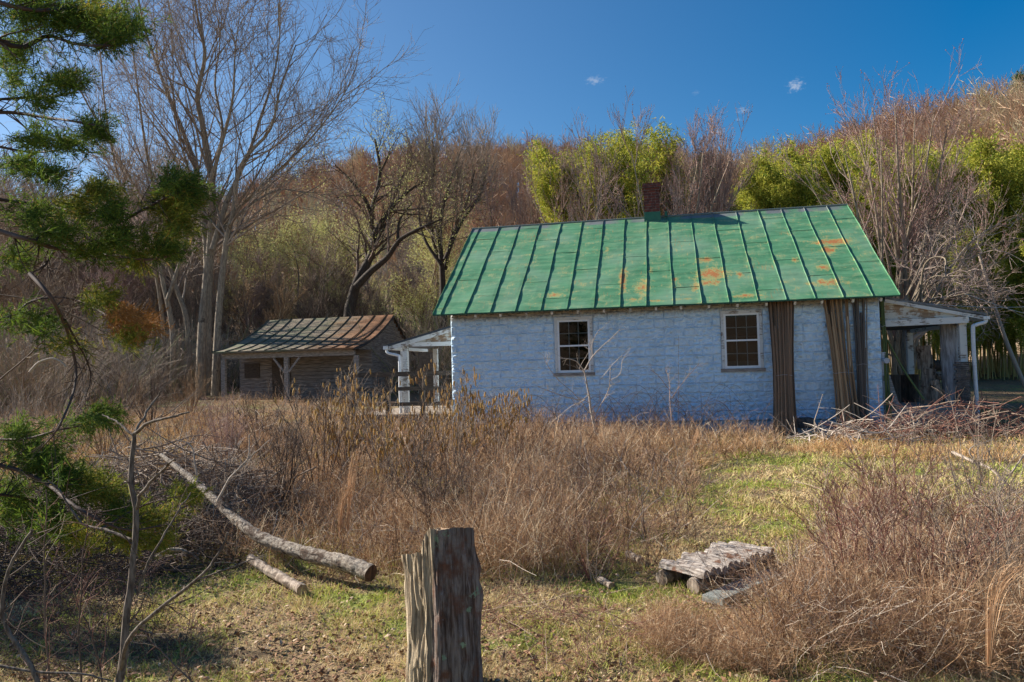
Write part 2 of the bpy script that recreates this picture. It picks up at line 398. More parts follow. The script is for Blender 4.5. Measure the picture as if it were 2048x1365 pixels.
WHITE_TRIM = m_wood('peeling_white_trim', (.16, .13, .11), (.30, .26, .22), paint=(.62, .63, .62), pth=.55)
PEEL = m_wood('peeling_gable_boards', (.20, .13, .08), (.36, .25, .16), sc=(1.2, 2, 16), paint=(.56, .56, .52), pth=.50, psc=4)
GREY_WOOD = m_wood('weathered_grey_wood', (.17, .145, .125), (.36, .32, .29))
DARK_WOOD = m_wood('dark_wood', (.045, .035, .03), (.11, .085, .065))
DECK_WOOD = m_wood('deck_boards', (.22, .17, .13), (.42, .35, .28), sc=(14, 2, 2))
CONC = m_bark('concrete', (.20, .19, .18), (.34, .32, .30), sc=(3, 3, 3), bs=.4)
STONE = m_bark('dark_stone', (.05, .045, .045), (.14, .12, .11), sc=(4, 4, 6), bs=.8)
DRAIN = m_wood('white_downspout', (.60, .63, .66), (.70, .72, .74), bs=.03)
GREY_BOX = m_wood('grey_meter_box', (.34, .37, .42), (.44, .47, .52), bs=.03)
TIN = m_bark('grey_porch_tin', (.10, .11, .12), (.22, .22, .22), sc=(2, 2, 2), bs=.2, c=(.20, .12, .07))
def m_plain(name, c, rough=.7, metal=0., spec=.3):
    m, k = newmat(name); n = k.noise(oco(k), 9, 4, .6); fin(k, k.mix(n, tuple(x*.7 for x in c), tuple(min(1, x*1.25) for x in c)), rough, n, .15, .005, metal, spec); return m
WIRE = m_plain('wire_sheath', (.45, .45, .45)); INTER = m_plain('dark_interior', (.03, .028, .026)); TIE = m_plain('tie_wire', (.4, .4, .42), .5)
def m_glass():
    m, k = newmat('window_glass')
    n = k.noise(oco(k), 3, 2, .5)
    gl = k.n('ShaderNodeBsdfGlossy', {'Color': (.9, .9, .9, 1), 'Roughness': .02}).outputs[0]
    tr = k.n('ShaderNodeBsdfTransparent', {'Color': (.34, .37, .37, 1)}).outputs[0]
    fr = k.n('ShaderNodeFresnel', {'IOR': 1.5}).outputs[0]
    fr = k.math('MULTIPLY', fr, .55, clamp=True)
    k.link(k.n('ShaderNodeMixShader', {0: fr, 1: tr, 2: gl}).outputs[0], k.n('ShaderNodeOutputMaterial').inputs[0]); return m
GLASS = m_glass()
POLE_BR = m_twig('brown_bamboo_poles', (.02, .014, .01), (.34, .21, .13), c=(.46, .36, .26), cth=.86)
POLE_OR = m_twig('tan_bamboo_poles', (.045, .026, .015), (.46, .30, .17), c=(.52, .40, .27), cth=.84)
POLE_GY = m_twig('grey_bamboo_poles', (.06, .05, .045), (.22, .19, .165))
POLE_GR = m_twig('green_bamboo_poles', (.07, .10, .035), (.15, .19, .07))
LOGB = m_bark('log_bark', (.16, .115, .085), (.42, .34, .27), c=(.07, .045, .03), csc=5, cth=.55)
BIRCH = m_bark('pale_log_bark', (.17, .13, .10), (.46, .39, .31), sc=(16, 16, 16), bs=1., c=(.10, .065, .045), csc=6, cth=.54)
CUT = m_bark('cut_wood', (.24, .15, .09), (.42, .31, .2), sc=(8, 8, 8), bs=.3)
HALFLOG = m_bark('weathered_half_logs', (.15, .115, .095), (.46, .40, .35), sc=(26, 4, 26), bs=.6, c=(.16, .08, .05), csc=6, cth=.56)
PLANK = m_wood('grey_plank', (.14, .15, .14), (.28, .29, .26), sc=(2, 14, 14))  # grey board colour with grain

# ------------------------------------------------------------------ ground and hill
def terrain():
    ang = np.linspace(0, 2*PI, 1081)[:-1]
    ra = np.concatenate([[.3], np.geomspace(.6, 46, 230)]); rb = np.geomspace(46, 420, 90)
    for name, rs, mat in (('ground', ra, m_ground()), ('hill', rb, m_hill())):
        aa = ang if name == 'ground' else ang[::2]
        A, Rr = np.meshgrid(aa, rs); X = Rr*np.sin(A); Y = Rr*np.cos(A); Z = ground(X, Y)
        if name == 'hill': Z = Z-.004*(Rr > 46.01)
        V = np.stack([X, Y, Z], -1).reshape(-1, 3); n, m_ = X.shape
        idx = np.arange(n*m_).reshape(n, m_); nx = np.roll(idx, -1, 1)
        Q = np.stack([idx[:-1], idx[1:], nx[1:], nx[:-1]], -1).reshape(-1, 4)
        ac = Acc(); ac.add(V, Q[:, ::-1])
        if name == 'ground': ac.add([(0, 0, float(ground(0, 0)))], t=[])
        o = ac.build(name, mat, smooth=True); tag(o, kind='structure')
terrain()

# ------------------------------------------------------------------ the block house
house = thing('block_house', 'long white painted block house with green seamed metal roof and porches at both ends', 'house', HP, -YAW)
WT = 1.122+1.5; WS = -.172+1.5   # window top and bottom (local z)
def loc_x(px, py, yl=0.): return hl(px, py, yl)[0]
win_x = [(loc_x(1110, 700), loc_x(1186.5, 700)), (loc_x(1442.5, 690), loc_x(1526, 690))]
def block_wall():
    fz = .27                                     # top of the smooth foundation course
    xs = np.linspace(-WL, 0, 400); zs = np.linspace(fz, EZ+.06, 124)
    for a, b in win_x: xs = np.concatenate([xs, [a, b]])
    zs = np.concatenate([zs, [WS, WT]]); xs = np.unique(xs); zs = np.unique(zs)
    keepx = np.ones(len(xs), bool)
    X, Z = np.meshgrid(xs, zs)
    row = np.floor((Z-fz)/.203); u = (X+.2*(row % 2)+50*.4)/.406; cu = u-np.floor(u); cv = (Z-fz)/.203-row
    edge = np.minimum(np.minimum(cu, 1-cu)*.406, np.minimum(cv, 1-cv)*.203)
    m = sstep(edge/.022)
    bid = ((np.floor(u)+row*2) % 3)*5.3
    X_, Z_ = cu*.406, cv*.203
    rock = sstep((vnoise(X_*13+bid*3.1, Z_*15+bid*1.7, 5)-.25)/.5)*.7+sstep((vnoise(X_*26+bid, Z_*28, 6)-.3)/.4)*.42+.2*vnoise(X*45, Z*45, 8)
    dep = (.12+.88*m)*(.006+.046*rock)
    inw = np.zeros(X.shape, bool)
    for a, b in win_x: inw |= (X > a-.012) & (X < b+.012) & (Z > WS-.012) & (Z < WT+.012)
    dep = np.where(inw, .002, dep); dep[:, 0] = dep[:, -1] = 0
    V = np.stack([X, -dep, Z], -1).reshape(-1, 3); n, k = X.shape
    idx = np.arange(n*k).reshape(n, k)
    cx = (xs[:-1]+xs[1:])/2; cz = (zs[:-1]+zs[1:])/2
    CX, CZ = np.meshgrid(cx, cz); hole = np.zeros(CX.shape, bool)
    for a, b in win_x: hole |= (CX > a) & (CX < b) & (CZ > WS) & (CZ < WT)
    Q = np.stack([idx[:-1, :-1], idx[:-1, 1:], idx[1:, 1:], idx[1:, :-1]], -1)[~hole]
    ac = Acc(); ac.add(V, Q)
    # reveals, back and gable walls
    for a, b in win_x:
        ac.box(a-.19, a, .0022, .19, WS, WT); ac.box(b, b+.19, .0022, .19, WS, WT)
        ac.box(a-.19, b+.19, .0022, .19, WT+.001, WT+.05); ac.box(a-.19, b+.19, .0022, .19, WS-.05, WS-.001)
    top = EZ+.06; W2 = 2*D2
    for x0, x1 in ((-WL-.002, -WL+.18), (-.18, .002)):
        ac.box(x0, x1, .001, W2, fz, top)
        rr_ = (RZ-EZ)/(D2+OH)
        pk = EZ+(OH+D2)*rr_-.06
        v = [(x, y, z) for x in (x0, x1) for y, z in ((.001, top+.001), (W2, top+.001), (W2/2, pk))]
        ac.add(v, [(0, 3, 5, 2), (1, 2, 5, 4), (0, 1, 4, 3)], [(0, 2, 1), (3, 4, 5)])
    ac.box(-WL+.181, -.181, W2-.18, W2, fz, top)
    ac.build('wall', WALL, house)
    f = Acc(); f.box(-WL-.02, .02, -.02, W2+.02, -.7, fz-.002); f.build('foundation', FOUND, house)
    i = Acc(); i.box(-WL+.185, -.185, .25, W2-.185, fz, fz+.03); i.box(-WL+.185, -.185, 2.8, 2.9, fz+.031, EZ-.1); i.box(-WL+.185, -.185, .2, W2-.19, EZ-.06, EZ-.02)
    i.box(-WL+.185, -.185, .1901, .2001, fz+.031, WS-.06)
    i.build('interior', INTER, house)
block_wall()

def roof():
    xa, xb = -WL-.326, .308; rr_ = (RZ-EZ)/(D2+OH)
    sn, cs = (RZ-EZ)/SLOPE, (D2+OH)/SLOPE
    seams = sorted(roof_pt(px, py)[0] for px, py in zip((882, 930, 980, 1030, 1082, 1134, 1187, 1240, 1293, 1346, 1403, 1458, 1516, 1572, 1630, 1687, 1745), np.interp((882, 930, 980, 1030, 1082, 1134, 1187, 1240, 1293, 1346, 1403, 1458, 1516, 1572, 1630, 1687, 1745), (865, 1800), (630, 590))-1))
    def P(x, t, h): return (x, -OH+t*cs-h*sn, EZ+t*sn+h*cs)
    def panel_mesh(front):
        ac = Acc(); uvs = []
        edges = [xa]+list(seams)+[xb]
        for i in range(len(edges)-1):
            a, b = edges[i], edges[i+1]; nx, nt = 9, 60
            X, T = np.meshgrid(np.linspace(a, b, nx), np.linspace(0, SLOPE, nt))
            laps = [t for t in np.arange(((i*1.37) % 2.2)+.25, SLOPE, 2.35)]
            H = .012*(vnoise(X*2.2, T*1.8, 11)-.5)+.004*(vnoise(X*9, T*7, 12)-.5)
            for l in laps: H = H+.006*np.exp(-((T-l)/.03)**2)
            H = H*sstep(np.minimum(X-a, b-X)/.08+.15)
            Y = -OH+T*cs-H*sn; Z = EZ+T*sn+H*cs
            if not front: Y = 2*D2-Y
            idx = np.arange(nx*nt).reshape(nt, nx)
            Q = np.stack([idx[:-1, :-1], idx[:-1, 1:], idx[1:, 1:], idx[1:, :-1]], -1).reshape(-1, 4)
            ac.add(np.stack([X, Y, Z], -1).reshape(-1, 3), Q); uvs.append(np.stack([X, T], -1).reshape(-1, 2))
            # the thin dark lap line, a step of sheet
            for l in laps:
                v = []
                for x in (a+.01, b-.01):
                    for t, h in ((l-.006, .010), (l+.006, .010), (l+.006, .0), (l-.006, .0)):
                        y, z = -OH+t*cs-h*sn, EZ+t*sn+h*cs
                        v.append((x, y if front else 2*D2-y, z))
                ac.add(v, [(0, 1, 5, 4), (1, 2, 6, 5), (0, 4, 7, 3)]); uvs.append(np.array([(a, l)]*4+[(b, l)]*4))
        for s in list(seams)+[xa+.006, xb-.006]:        # standing seams, a little wavy
            nt = 70; T = np.linspace(0, SLOPE, nt); wx = .006*np.sin(T*2.1+s*3)+.006*(vnoise(T*5, T*0+s, 13)-.5)
            hh = .026+.009*(vnoise(T*4, T*0+s*2, 14)-.5)*2
            v = []
            for j in range(nt):
                for dx, h in ((-.006, -.004), (-.003, hh[j]), (.004, hh[j]), (.006, -.004)):
                    y, z = -OH+T[j]*cs-h*sn, EZ+T[j]*sn+h*cs
                    v.append((s+wx[j]+dx, y if front else 2*D2-y, z))
            q = [(4*j+i, 4*j+i+1, 4*j+i+5, 4*j+i+4) for j in range(nt-1) for i in range(3)]
            ac.add(v, q+[(0, 1, 2, 3), (4*nt-4, 4*nt-3, 4*nt-2, 4*nt-1)]); uvs.append(np.stack([np.full(4*nt, s), np.repeat(T, 4)], -1))
        return ac, np.concatenate(uvs)
    def add_uv(o, uv):
        me = o.data; l = me.uv_layers.new(name='sheet'); li = np.empty(len(me.loops), np.int32); me.loops.foreach_get('vertex_index', li)
        l.data.foreach_set('uv', uv[li].astype(np.float32).ravel())
    ac, uv = panel_mesh(True)
    ac2, uv2 = panel_mesh(False)
    for v, r_, q in ((ac2.v, ac2.r, ac2.q),):
        off = ac.n
        for vv, rr2 in zip(v, r_): ac.v.append(vv); ac.r.append(rr2)
        for qq in q: ac.q.append(qq+off)
        ac.n += ac2.n
    nuv = np.concatenate([uv, uv2+np.array([20., 0])])
    # ridge roll
    n0 = ac.n; ac.tubes(np.array([[xa, D2, RZ+.005], [xb, D2, RZ+.005]]), np.array([.028, .028]), 8, cap=True)
    nuv = np.concatenate([nuv, np.tile([[0., SLOPE]], (ac.n-n0, 1))])
    o = ac.build('roof', ROOF, house, smooth=False); add_uv(o, nuv)
    # board deck under the sheet, drip edge
    d = Acc()
    for f in (1, -1):
        v = []
        for x in (xa+.015, xb-.015):
            for t, h in ((.012, -.012), (SLOPE-.01, -.012), (SLOPE-.01, -.035), (.012, -.035)):
                y, z = -OH+t*cs-h*sn, EZ+t*sn+h*cs; v.append((x, y if f > 0 else 2*D2-y, z))
        d.add(v, [(0, 1, 2, 3), (4, 7, 6, 5), (0, 4, 5, 1), (1, 5, 6, 2), (2, 6, 7, 3), (3, 7, 4, 0)])
    d.build('roof_boards', DARK_WOOD, house)
    e = Acc(); e.bar((xa, -OH+.004, EZ-.016), (xb, -OH+.004, EZ-.016), .012, .03); e.build('drip_edge', m_plain('drip_edge_green', (.03, .10, .06)), house)
    for px, py in ((951, 638), (1001, 636), (1053, 634), (1104, 632), (1156, 630), (1208, 628), (1261, 625), (1312, 623), (1362, 621), (1418, 618.5), (1475, 616), (1533, 614), (1590, 611), (1644, 608), (1706, 605), (1762, 602)):
        x = hl(px, py, -.25)[0]; r_ = Acc(); z = EZ+.25*rr_*.3
        r_.bar((x, -.27, EZ-.075), (x, .15, EZ-.075+.42*rr_), .045, .075)
        r_.build('rafter_tail', WHITE_TRIM, house)
    b = Acc(); b.box(-WL+.01, -.01, -.022, -.003, EZ-.0, EZ+.045); b.build('wall_plate', DARK_WOOD, house)
roof()

def chimney():
    x0 = hl(1289, 425, D2-.18)[0]; x1 = hl(1320, 425, D2-.18)[0]; zt = hl(1303, 367, D2-.18)[2]
    y0, y1 = D2-.20, D2+.22
    c = Acc(); c.box(x0, x1, y0, y1, RZ-.4, zt-.20)
    c.box(x0-.018, x1+.018, y0-.018, y1+.018, zt-.199, zt-.13); c.box(x0-.045, x1+.045, y0-.045, y1+.045, zt-.129, zt-.055); c.box(x0-.03, x1+.03, y0-.03, y1+.03, zt-.054, zt)
    ch = c.build('chimney', BRICK, house)
    f = Acc(); f.box(x0-.012, x1+.012, y0-.012, y1+.012, RZ-.3, RZ+.11); f.box(x1+.12, x1+.19, D2-.05, D2+.05, RZ, RZ+.14)
    f.build('flashing', m_plain('green_flashing', (.04, .15, .10), .6), ch)
chimney()

def window(a, b, shade):
    w_ = Acc()
    # outer casing, peeling wood
    z0, z1 = WS, WT
    w_.box(a+.001, a+.062, -.034, .06, z0+.055, z1-.001); w_.box(b-.062, b-.001, -.034, .06, z0+.055, z1-.001)
    w_.box(a+.0625, b-.0625, -.032, .06, z1-.066, z1-.001)
    fr = w_.build('window', WHITE_TRIM, house)
    s = Acc(); s.box(a-.03, b+.03, -.062, .06, z0-.02, z0+.052); s.build('sill', GREY_WOOD, fr)
    ia, ib, iz0, iz1 = a+.063, b-.063, z0+.0535, z1-.067; mid = iz0+(iz1-iz0)*.51
    f = Acc()
    for (x0, x1, q0, q1) in ((ia, ia+.045, iz0, iz1), (ib-.045, ib, iz0, iz1), (ia+.0455, ib-.0455, iz1-.04, iz1), (ia+.0455, ib-.0455, iz0, iz0+.055)):
        f.box(x0, x1, -.018, .05, q0, q1)
    f.box(ia+.0455, ib-.0455, -.012, .045, mid-.018, mid+.018)
    f.build('frame', WHITE_VINYL, fr)
    m = Acc(); ga, gb = ia+.046, ib-.046
    for zl, zh, yy in ((mid+.0185, iz1-.0405, .012), (iz0+.0555, mid-.0185, .026)):
        for t in (1/3, 2/3):
            x = ga+(gb-ga)*t; m.box(x-.009, x+.009, yy-.010, yy+.010, zl, zh)
        z = (zl+zh)/2; m.box(ga, gb, yy-.009, yy+.009, z-.009, z+.009)
    m.build('muntins', WHITE_VINYL, fr)
    g = Acc(); g.box(ga, gb, .0005, .0045, mid+.0185, iz1-.0405); g.build('pane', GLASS, fr)
    g = Acc(); g.box(ga, gb, .0145, .0185, iz0+.0555, mid-.0185); g.build('pane', GLASS, fr)
    if shade:
        c = Acc(); c.box(ga, gb, .10, .11, iz0+.04, iz0+.16); c.build('blind_rail', WHITE_VINYL, fr); c = Acc(); c.box(ga+.02, gb-.02, .14, .145, mid+.06, mid+.10); c.build('blind_rail', WHITE_VINYL, fr)
window(*win_x[0], False); window(*win_x[1], True)

# ---- right porch (front flush with the wall, under a low tin roof)
def right_porch():
    yl = .25
    A = hl(1768, 594, yl); B = hl(1972, 627, yl); dep = 3.6
    r = Acc()
    v = []
    for y in (yl-.06, yl+dep):
        for q, h in ((A, 0), (B, 0), (B, -.05), (A, -.05)): v.append((q[0], y, q[2]+h))
    r.add(v, [(0, 1, 2, 3), (7, 6, 5, 4), (0, 4, 5, 1), (1, 5, 6, 2), (2, 6, 7, 3)])
    rf = r.build('porch_roof', TIN, house)
    C = hl(1960, 631, yl)
    b = Acc(); b.bar((A[0], yl-.04, A[2]-.085), (C[0]+.05, yl-.04, C[2]-.055), .03, .07); b.build('fascia_board', WHITE_TRIM, house)
    # gable boards
    P0 = hl(1768, 604, yl); P1 = hl(1936, 632, yl); P2 = hl(1936, 643, yl); P3 = hl(1768, 652, yl)
    g = Acc(); v = [(p[0], y, p[2]) for y in (yl, yl+.025) for p in (P0, P1, P2, P3)]
    g.add(v, [(0, 3, 2, 1), (4, 5, 6, 7), (0, 1, 5, 4), (1, 2, 6, 5), (2, 3, 7, 6), (3, 0, 4, 7)]); g.build('gable_boards', PEEL, house)
    bm = Acc(); q0 = hl(1768, 650, yl); q1 = hl(1936, 642, yl)
    bm.bar((q0[0], yl-.03, q0[2]+.02), (q1[0], yl-.03, q1[2]+.02), .06, .13); bm.build('porch_beam', WHITE_TRIM, house)
    bm = Acc(); bm.bar((q1[0]-.05, yl+.05, q1[2]-.03), (q1[0]-.05, yl+dep-.1, q1[2]-.03), .08, .14); bm.build('porch_beam', WHITE_TRIM, house)
    ce = Acc(); ce.box(.02, q1[0]+.1, yl+.03, yl+dep-.1, q1[2]-.02, q1[2]); ce.build('porch_ceiling', DARK_WOOD, house)
    fl = hl(1850, 812, yl)[2]
    s = Acc(); s.box(.025, hl(1955, 820, yl)[0], yl-.1, yl+dep, -.5, fl); s.build('porch_floor', CONC, house)
    for (px, y, wd) in ((1929, yl+.03, .13), (1929, yl+dep-.2, .13), (1760, yl+dep-.2, .13)):
        x = hl(px, 700, yl)[0]; x = max(x, .35)
        p = Acc(); p.box(x-wd/2, x+wd/2, y, y+wd, fl+.001, q1[2]-.021); p.build('porch_post', WHITE_TRIM, house)
    # gutter, downspout
    gx, gz = hl(1970, 632, yl)[0], hl(1970, 634, yl)[2]
    gt = Acc(); n = 10; prof = [(gx+.06*math.cos(PI+PI*i/(n-1)), gz+.055*math.sin(PI+PI*i/(n-1))) for i in range(n)]+[(gx+.066, gz), (gx+.066*0, gz-.062), (gx-.066, gz)]
    v = [(x, y, z) for y in (yl-.08, yl+dep) for x, z in prof]; m_ = len(prof)
    gt.add(v, [(i, (i+1) % m_, m_+(i+1) % m_, m_+i) for i in range(m_)]); c0 = gt.n
    gt.box(gx-.06, gx+.06, yl-.084, yl-.0805, gz-.055, gz+.01)
    go = gt.build('gutter', DRAIN, house)
    dx = hl(1945, 700, yl)[0]; zb = -.05
    path = spline([(gx, yl-.02, gz-.05), (gx-.02, yl-.03, gz-.11), (dx+.05, yl-.06, gz-.17), (dx, yl-.07, gz-.28), (dx, yl-.07, gz-1.2), (dx+.02, yl-.07, zb)], 26)
    dsp = Acc(); dsp.tubes(path, np.full(26, .038), 10, cap=True); dsp.build('downspout', DRAIN, house, smooth=True)
    # meter boxes on the corner
    mb = Acc(); m0 = hl(1764, 740, -.05); mb.box(.004, .10, -.02, .10, hl(1764, 752, 0)[2], hl(1764, 705, 0)[2]); mb.build('meter_box', GREY_BOX, house)
    mb = Acc(); mb.box(.004, .12, -.03, .12, hl(1764, 806, 0)[2], hl(1764, 763, 0)[2]); mb.build('meter_box', GREY_BOX, house)
    mb = Acc(); mb.tubes(np.array([[.06, -.06, hl(1764, 722, 0)[2]], [.06, -.16, hl(1764, 722, 0)[2]]]), np.array([.06, .055]), 14, cap=True); mb.build('meter_dial', GREY_BOX, house, smooth=True)
    return fl, yl
FLR, YP = right_porch()

# ---- left porch
def left_porch():
    yl = 1.3; dep = 3.2
    A = hl(903, 645, yl); B = hl(777, 690, yl); A[0] = -WL-.01
    r = Acc(); v = []
    for y in (yl-.08, yl+dep):
        for q, h in ((B, 0), (A, 0), (A, -.045), (B, -.045)): v.append((q[0], y, q[2]+h))
    r.add(v, [(0, 1, 2, 3), (7, 6, 5, 4), (0, 4, 5, 1), (2, 6, 7, 3), (3, 7, 4, 0)]); r.build('porch_roof', m_plain('dark_porch_tin', (.05, .06, .075), .5), house)
    b = Acc(); b.bar((B[0]+.02, yl-.06, B[2]-.10), (A[0], yl-.06, A[2]-.10), .03, .10); b.build('fascia_board', WHITE_TRIM, house)
    g = Acc(); P0 = hl(806, 690, yl); P1 = hl(905, 650, yl); P2 = hl(905, 690, yl); P3 = hl(806, 692, yl)
    P1[0] = P2[0] = -WL-.01
    v = [(p[0], y, p[2]) for y in (yl, yl+.025) for p in (P0, P1, P2, P3)]
    g.add(v, [(0, 3, 2, 1), (4, 5, 6, 7), (0, 1, 5, 4), (3, 0, 4, 7), (2, 3, 7, 6)]); g.build('gable_boards', PEEL, house)
    q0 = hl(806, 690, yl); q1 = hl(905, 688, yl)
    bm = Acc(); bm.bar((q0[0], yl-.03, q0[2]), (-WL-.01, yl-.03, q1[2]-.0), .05, .10); bm.build('porch_beam', WHITE_TRIM, house)
    fl = hl(850, 826, yl)[2]
    x0 = hl(722, 826, yl)[0]
    d = Acc(); n = 16
    for i in range(n):
        y0 = yl-.5+i*.25; d.box(x0, -WL-.03, y0, y0+.235, fl-.035, fl)
    dk = d.build('porch_deck', DECK_WOOD, house)
    u = Acc(); u.box(x0+.02, -WL-.04, yl-.52, yl-.485, fl-.2, fl-.036)
    for t in np.linspace(x0+.1, -WL-.2, 3): u.box(t-.05, t+.05, yl-.48, yl-.38, -.5, fl-.036)
    u.build('deck_frame', DARK_WOOD, house)
    for px, yy in ((811, yl), (871, yl+2.6), (806, yl+2.6)):
        x = hl(px, 760, yl)[0] if yy == yl else hl(px, 760, yy)[0]
        p = Acc(); p.box(x-.06, x+.06, yy, yy+.12, fl+.001, q0[2]-.05); p.build('porch_post', WHITE_TRIM, house)
    gx, gz = B[0]-.02, B[2]-.05
    gt = Acc(); gt.box(gx-.09, gx+.03, yl-.1, yl+dep, gz-.07, gz+.02); gt.build('gutter', DRAIN, house)
    dx = hl(802, 760, yl)[0]
    path = spline([(gx-.03, yl-.02, gz-.06), (gx+.02, yl-.04, gz-.16), (dx-.08, yl-.06, gz-.22), (dx, yl-.08, gz-.32), (dx, yl-.08, gz-1.1), (dx+.01, yl-.08, fl)], 24)
    ds = Acc(); ds.tubes(path, np.full(24, .036), 10, cap=True); ds.build('downspout', DRAIN, house, smooth=True)
    # railing in front of and beside the deck
    rl = thing('deck_railing', 'dark weathered wooden railing beside the left porch of the house', 'railing', h2w((x0, yl-.55, fl)), -YAW)
    o = np.array([x0, yl-.55, fl]); L = -WL-.05-x0
    for z, h in ((.98, .11), (.62, .09), (.25, .09)):
        a = Acc(); a.box(0, L, -.02, .02, z-h/2, z+h/2); a.build('rail', DARK_WOOD, rl)
    for t in (0., .33, .66, 1.):
        a = Acc(); a.box(L*t-.045-(0.045 if t == 1 else 0), L*t+.045-(.045 if t == 1 else 0), .021, .11, -.6, 1.0); a.build('post', DARK_WOOD, rl)
left_porch()

# ------------------------------------------------------------------ bamboo pole bundles leaning on the wall
def bundle(name, label, cat, top_l, top_r, bot_l, bot_r, n, mat, rad=.021, y_top=-.06, y_bot=-.75, ties=(.45,), jit=.03, short=.1, thick=2):
    A = hl(*top_l, y_top); B = hl(*top_r, y_top); C = hl(*bot_l, y_bot); D = hl(*bot_r, y_bot)
    base = (C+D)/2; gz = float(ground(*h2w(base)[:2]))-HZ; base = np.array([base[0], base[1], gz])
    root = thing(name, label, cat, h2w(base), -YAW)
    mid = .5
    for i in range(n):
        t = (i+.5)/n+random.uniform(-.5, .5)/n; u = min(max(t+random.uniform(-.08, .08), 0), 1); lay = i % thick
        a = A*(1-u)+B*u; c = C*(1-t)+D*t
        a = a+np.array([0, lay*-.03, 0]); a = a+np.array([0, random.uniform(-.03, .02), 0]); c = c+np.array([0, -lay*.05+random.uniform(-2*jit, jit), random.uniform(-.04, .03)])
        c[2] = max(min(c[2], gz+.12), gz-.03)+random.choice((0, 0, .0, .10))
        if random.random() < short: a = c+(a-c)*random.uniform(.6, .9)
        # bundles pinch where they are tied
        m = c*(1-mid)+a*mid; cen = ((C+D)/2)*(1-mid)+((A+B)/2)*mid; m[0] = m[0]*.82+cen[0]*.18
        p = spline([c, m, a], 22); p[:, 0] += np.random.default_rng(i).normal(size=1)*.004*np.sin(np.linspace(0, PI, 22))
        r = np.full(22, rad*random.uniform(.6, 1.1))*np.linspace(1.08, .8, 22)
        r[::4] *= 1.14
        ac = Acc(); ac.tubes(p, r, 7, r=random.random(), cap=True); ac.build('pole', mat, root, smooth=True, off=base)
    for f in ties:
        l = (C*(1-f)+A*f); q = (D*(1-f)+B*f); cen = (l+q)/2; hw = (q[0]-l[0])/2*(.86 if abs(f-.5) < .2 else 1)
        th = np.linspace(0, 2*PI, 25)
        p = np.stack([cen[0]+hw*1.06*np.cos(th), cen[1]-.02+.09*np.sin(th), cen[2]+.01*np.sin(3*th)], -1)
        ac = Acc(); ac.tubes(p, np.full(25, .004), 4); ac.build('tie', TIE, root, off=base)
    return root
bundle('pole_bundle', 'widest dark brown bundle of long bamboo poles right beside the second window', 'pole bundle', (1538, 604), (1586, 603), (1549, 888), (1594, 888), 22, POLE_BR, rad=.029, y_bot=-.75, ties=(.47, .08), thick=2)
bundle('pole_bundle', 'slanted tan bundle of bamboo poles leaning between the dark and grey bundles', 'pole bundle', (1646, 600), (1699, 597), (1675, 840), (1720, 838), 21, POLE_OR, rad=.029, y_bot=-.45, ties=(.38,), thick=2)
bundle('pole_bundle', 'thin grey bundle of bamboo poles nearest the house corner', 'pole bundle', (1704, 598), (1734, 596), (1716, 820), (1736, 818), 10, POLE_GY, y_bot=-.25, ties=(.4,), rad=.025, thick=2)
bundle('pole_bundle', 'few green bamboo poles standing upright at the right house corner', 'pole bundle', (1760, 600), (1767, 600), (1771, 815), (1783, 815), 5, POLE_GR, y_top=.1, y_bot=-.12, ties=(.75,), rad=.02, thick=1, short=0)

def rock_block(name, label, cat, loc, sx, sy, sz, rz, mat):
    root_ac = Acc(); n = 9
    for ax, sgn in ((0, 1), (0, -1), (1, 1), (1, -1), (2, 1), (2, -1)):
        A, B = np.meshgrid(np.linspace(-1, 1, n), np.linspace(-1, 1, n)); C = np.full_like(A, sgn)
        v = [None]*3; v[ax] = C; v[(ax+1) % 3] = A; v[(ax+2) % 3] = B
        P = np.stack(v, -1).reshape(-1, 3); q = P/np.maximum(1, (np.abs(P)**6).sum(1)**(1/6))[:, None]
        q = q*(1+.05*(vnoise(q[:, 0]*2+q[:, 2]*3+7, q[:, 1]*2-q[:, 2]*2+3, 21)-.5))[:, None]
        idx = np.arange(n*n).reshape(n, n); Q = np.stack([idx[:-1, :-1], idx[:-1, 1:], idx[1:, 1:], idx[1:, :-1]], -1).reshape(-1, 4)
        root_ac.add(q*np.array([sx, sy, sz])/2, Q if sgn > 0 else Q[:, ::-1])
    o = root_ac.build(name, mat, smooth=True); o.location = tuple(loc); o.rotation_euler = (0, 0, rz); return tag(o, label, cat)
p = h2w(hl(1610, 846, -.28)); rock_block('stone_block', 'dark stone block resting on a pale one at the wall between pole bundles', 'stone', p, .34, .25, .22, -YAW+.1, STONE)
p = h2w(hl(1606, 872, -.30)); rock_block('stone_block', 'pale concrete block under the dark stone at the house wall', 'stone', (p[0], p[1], p[2]-.02), .38, .3, .30, -YAW, CONC)

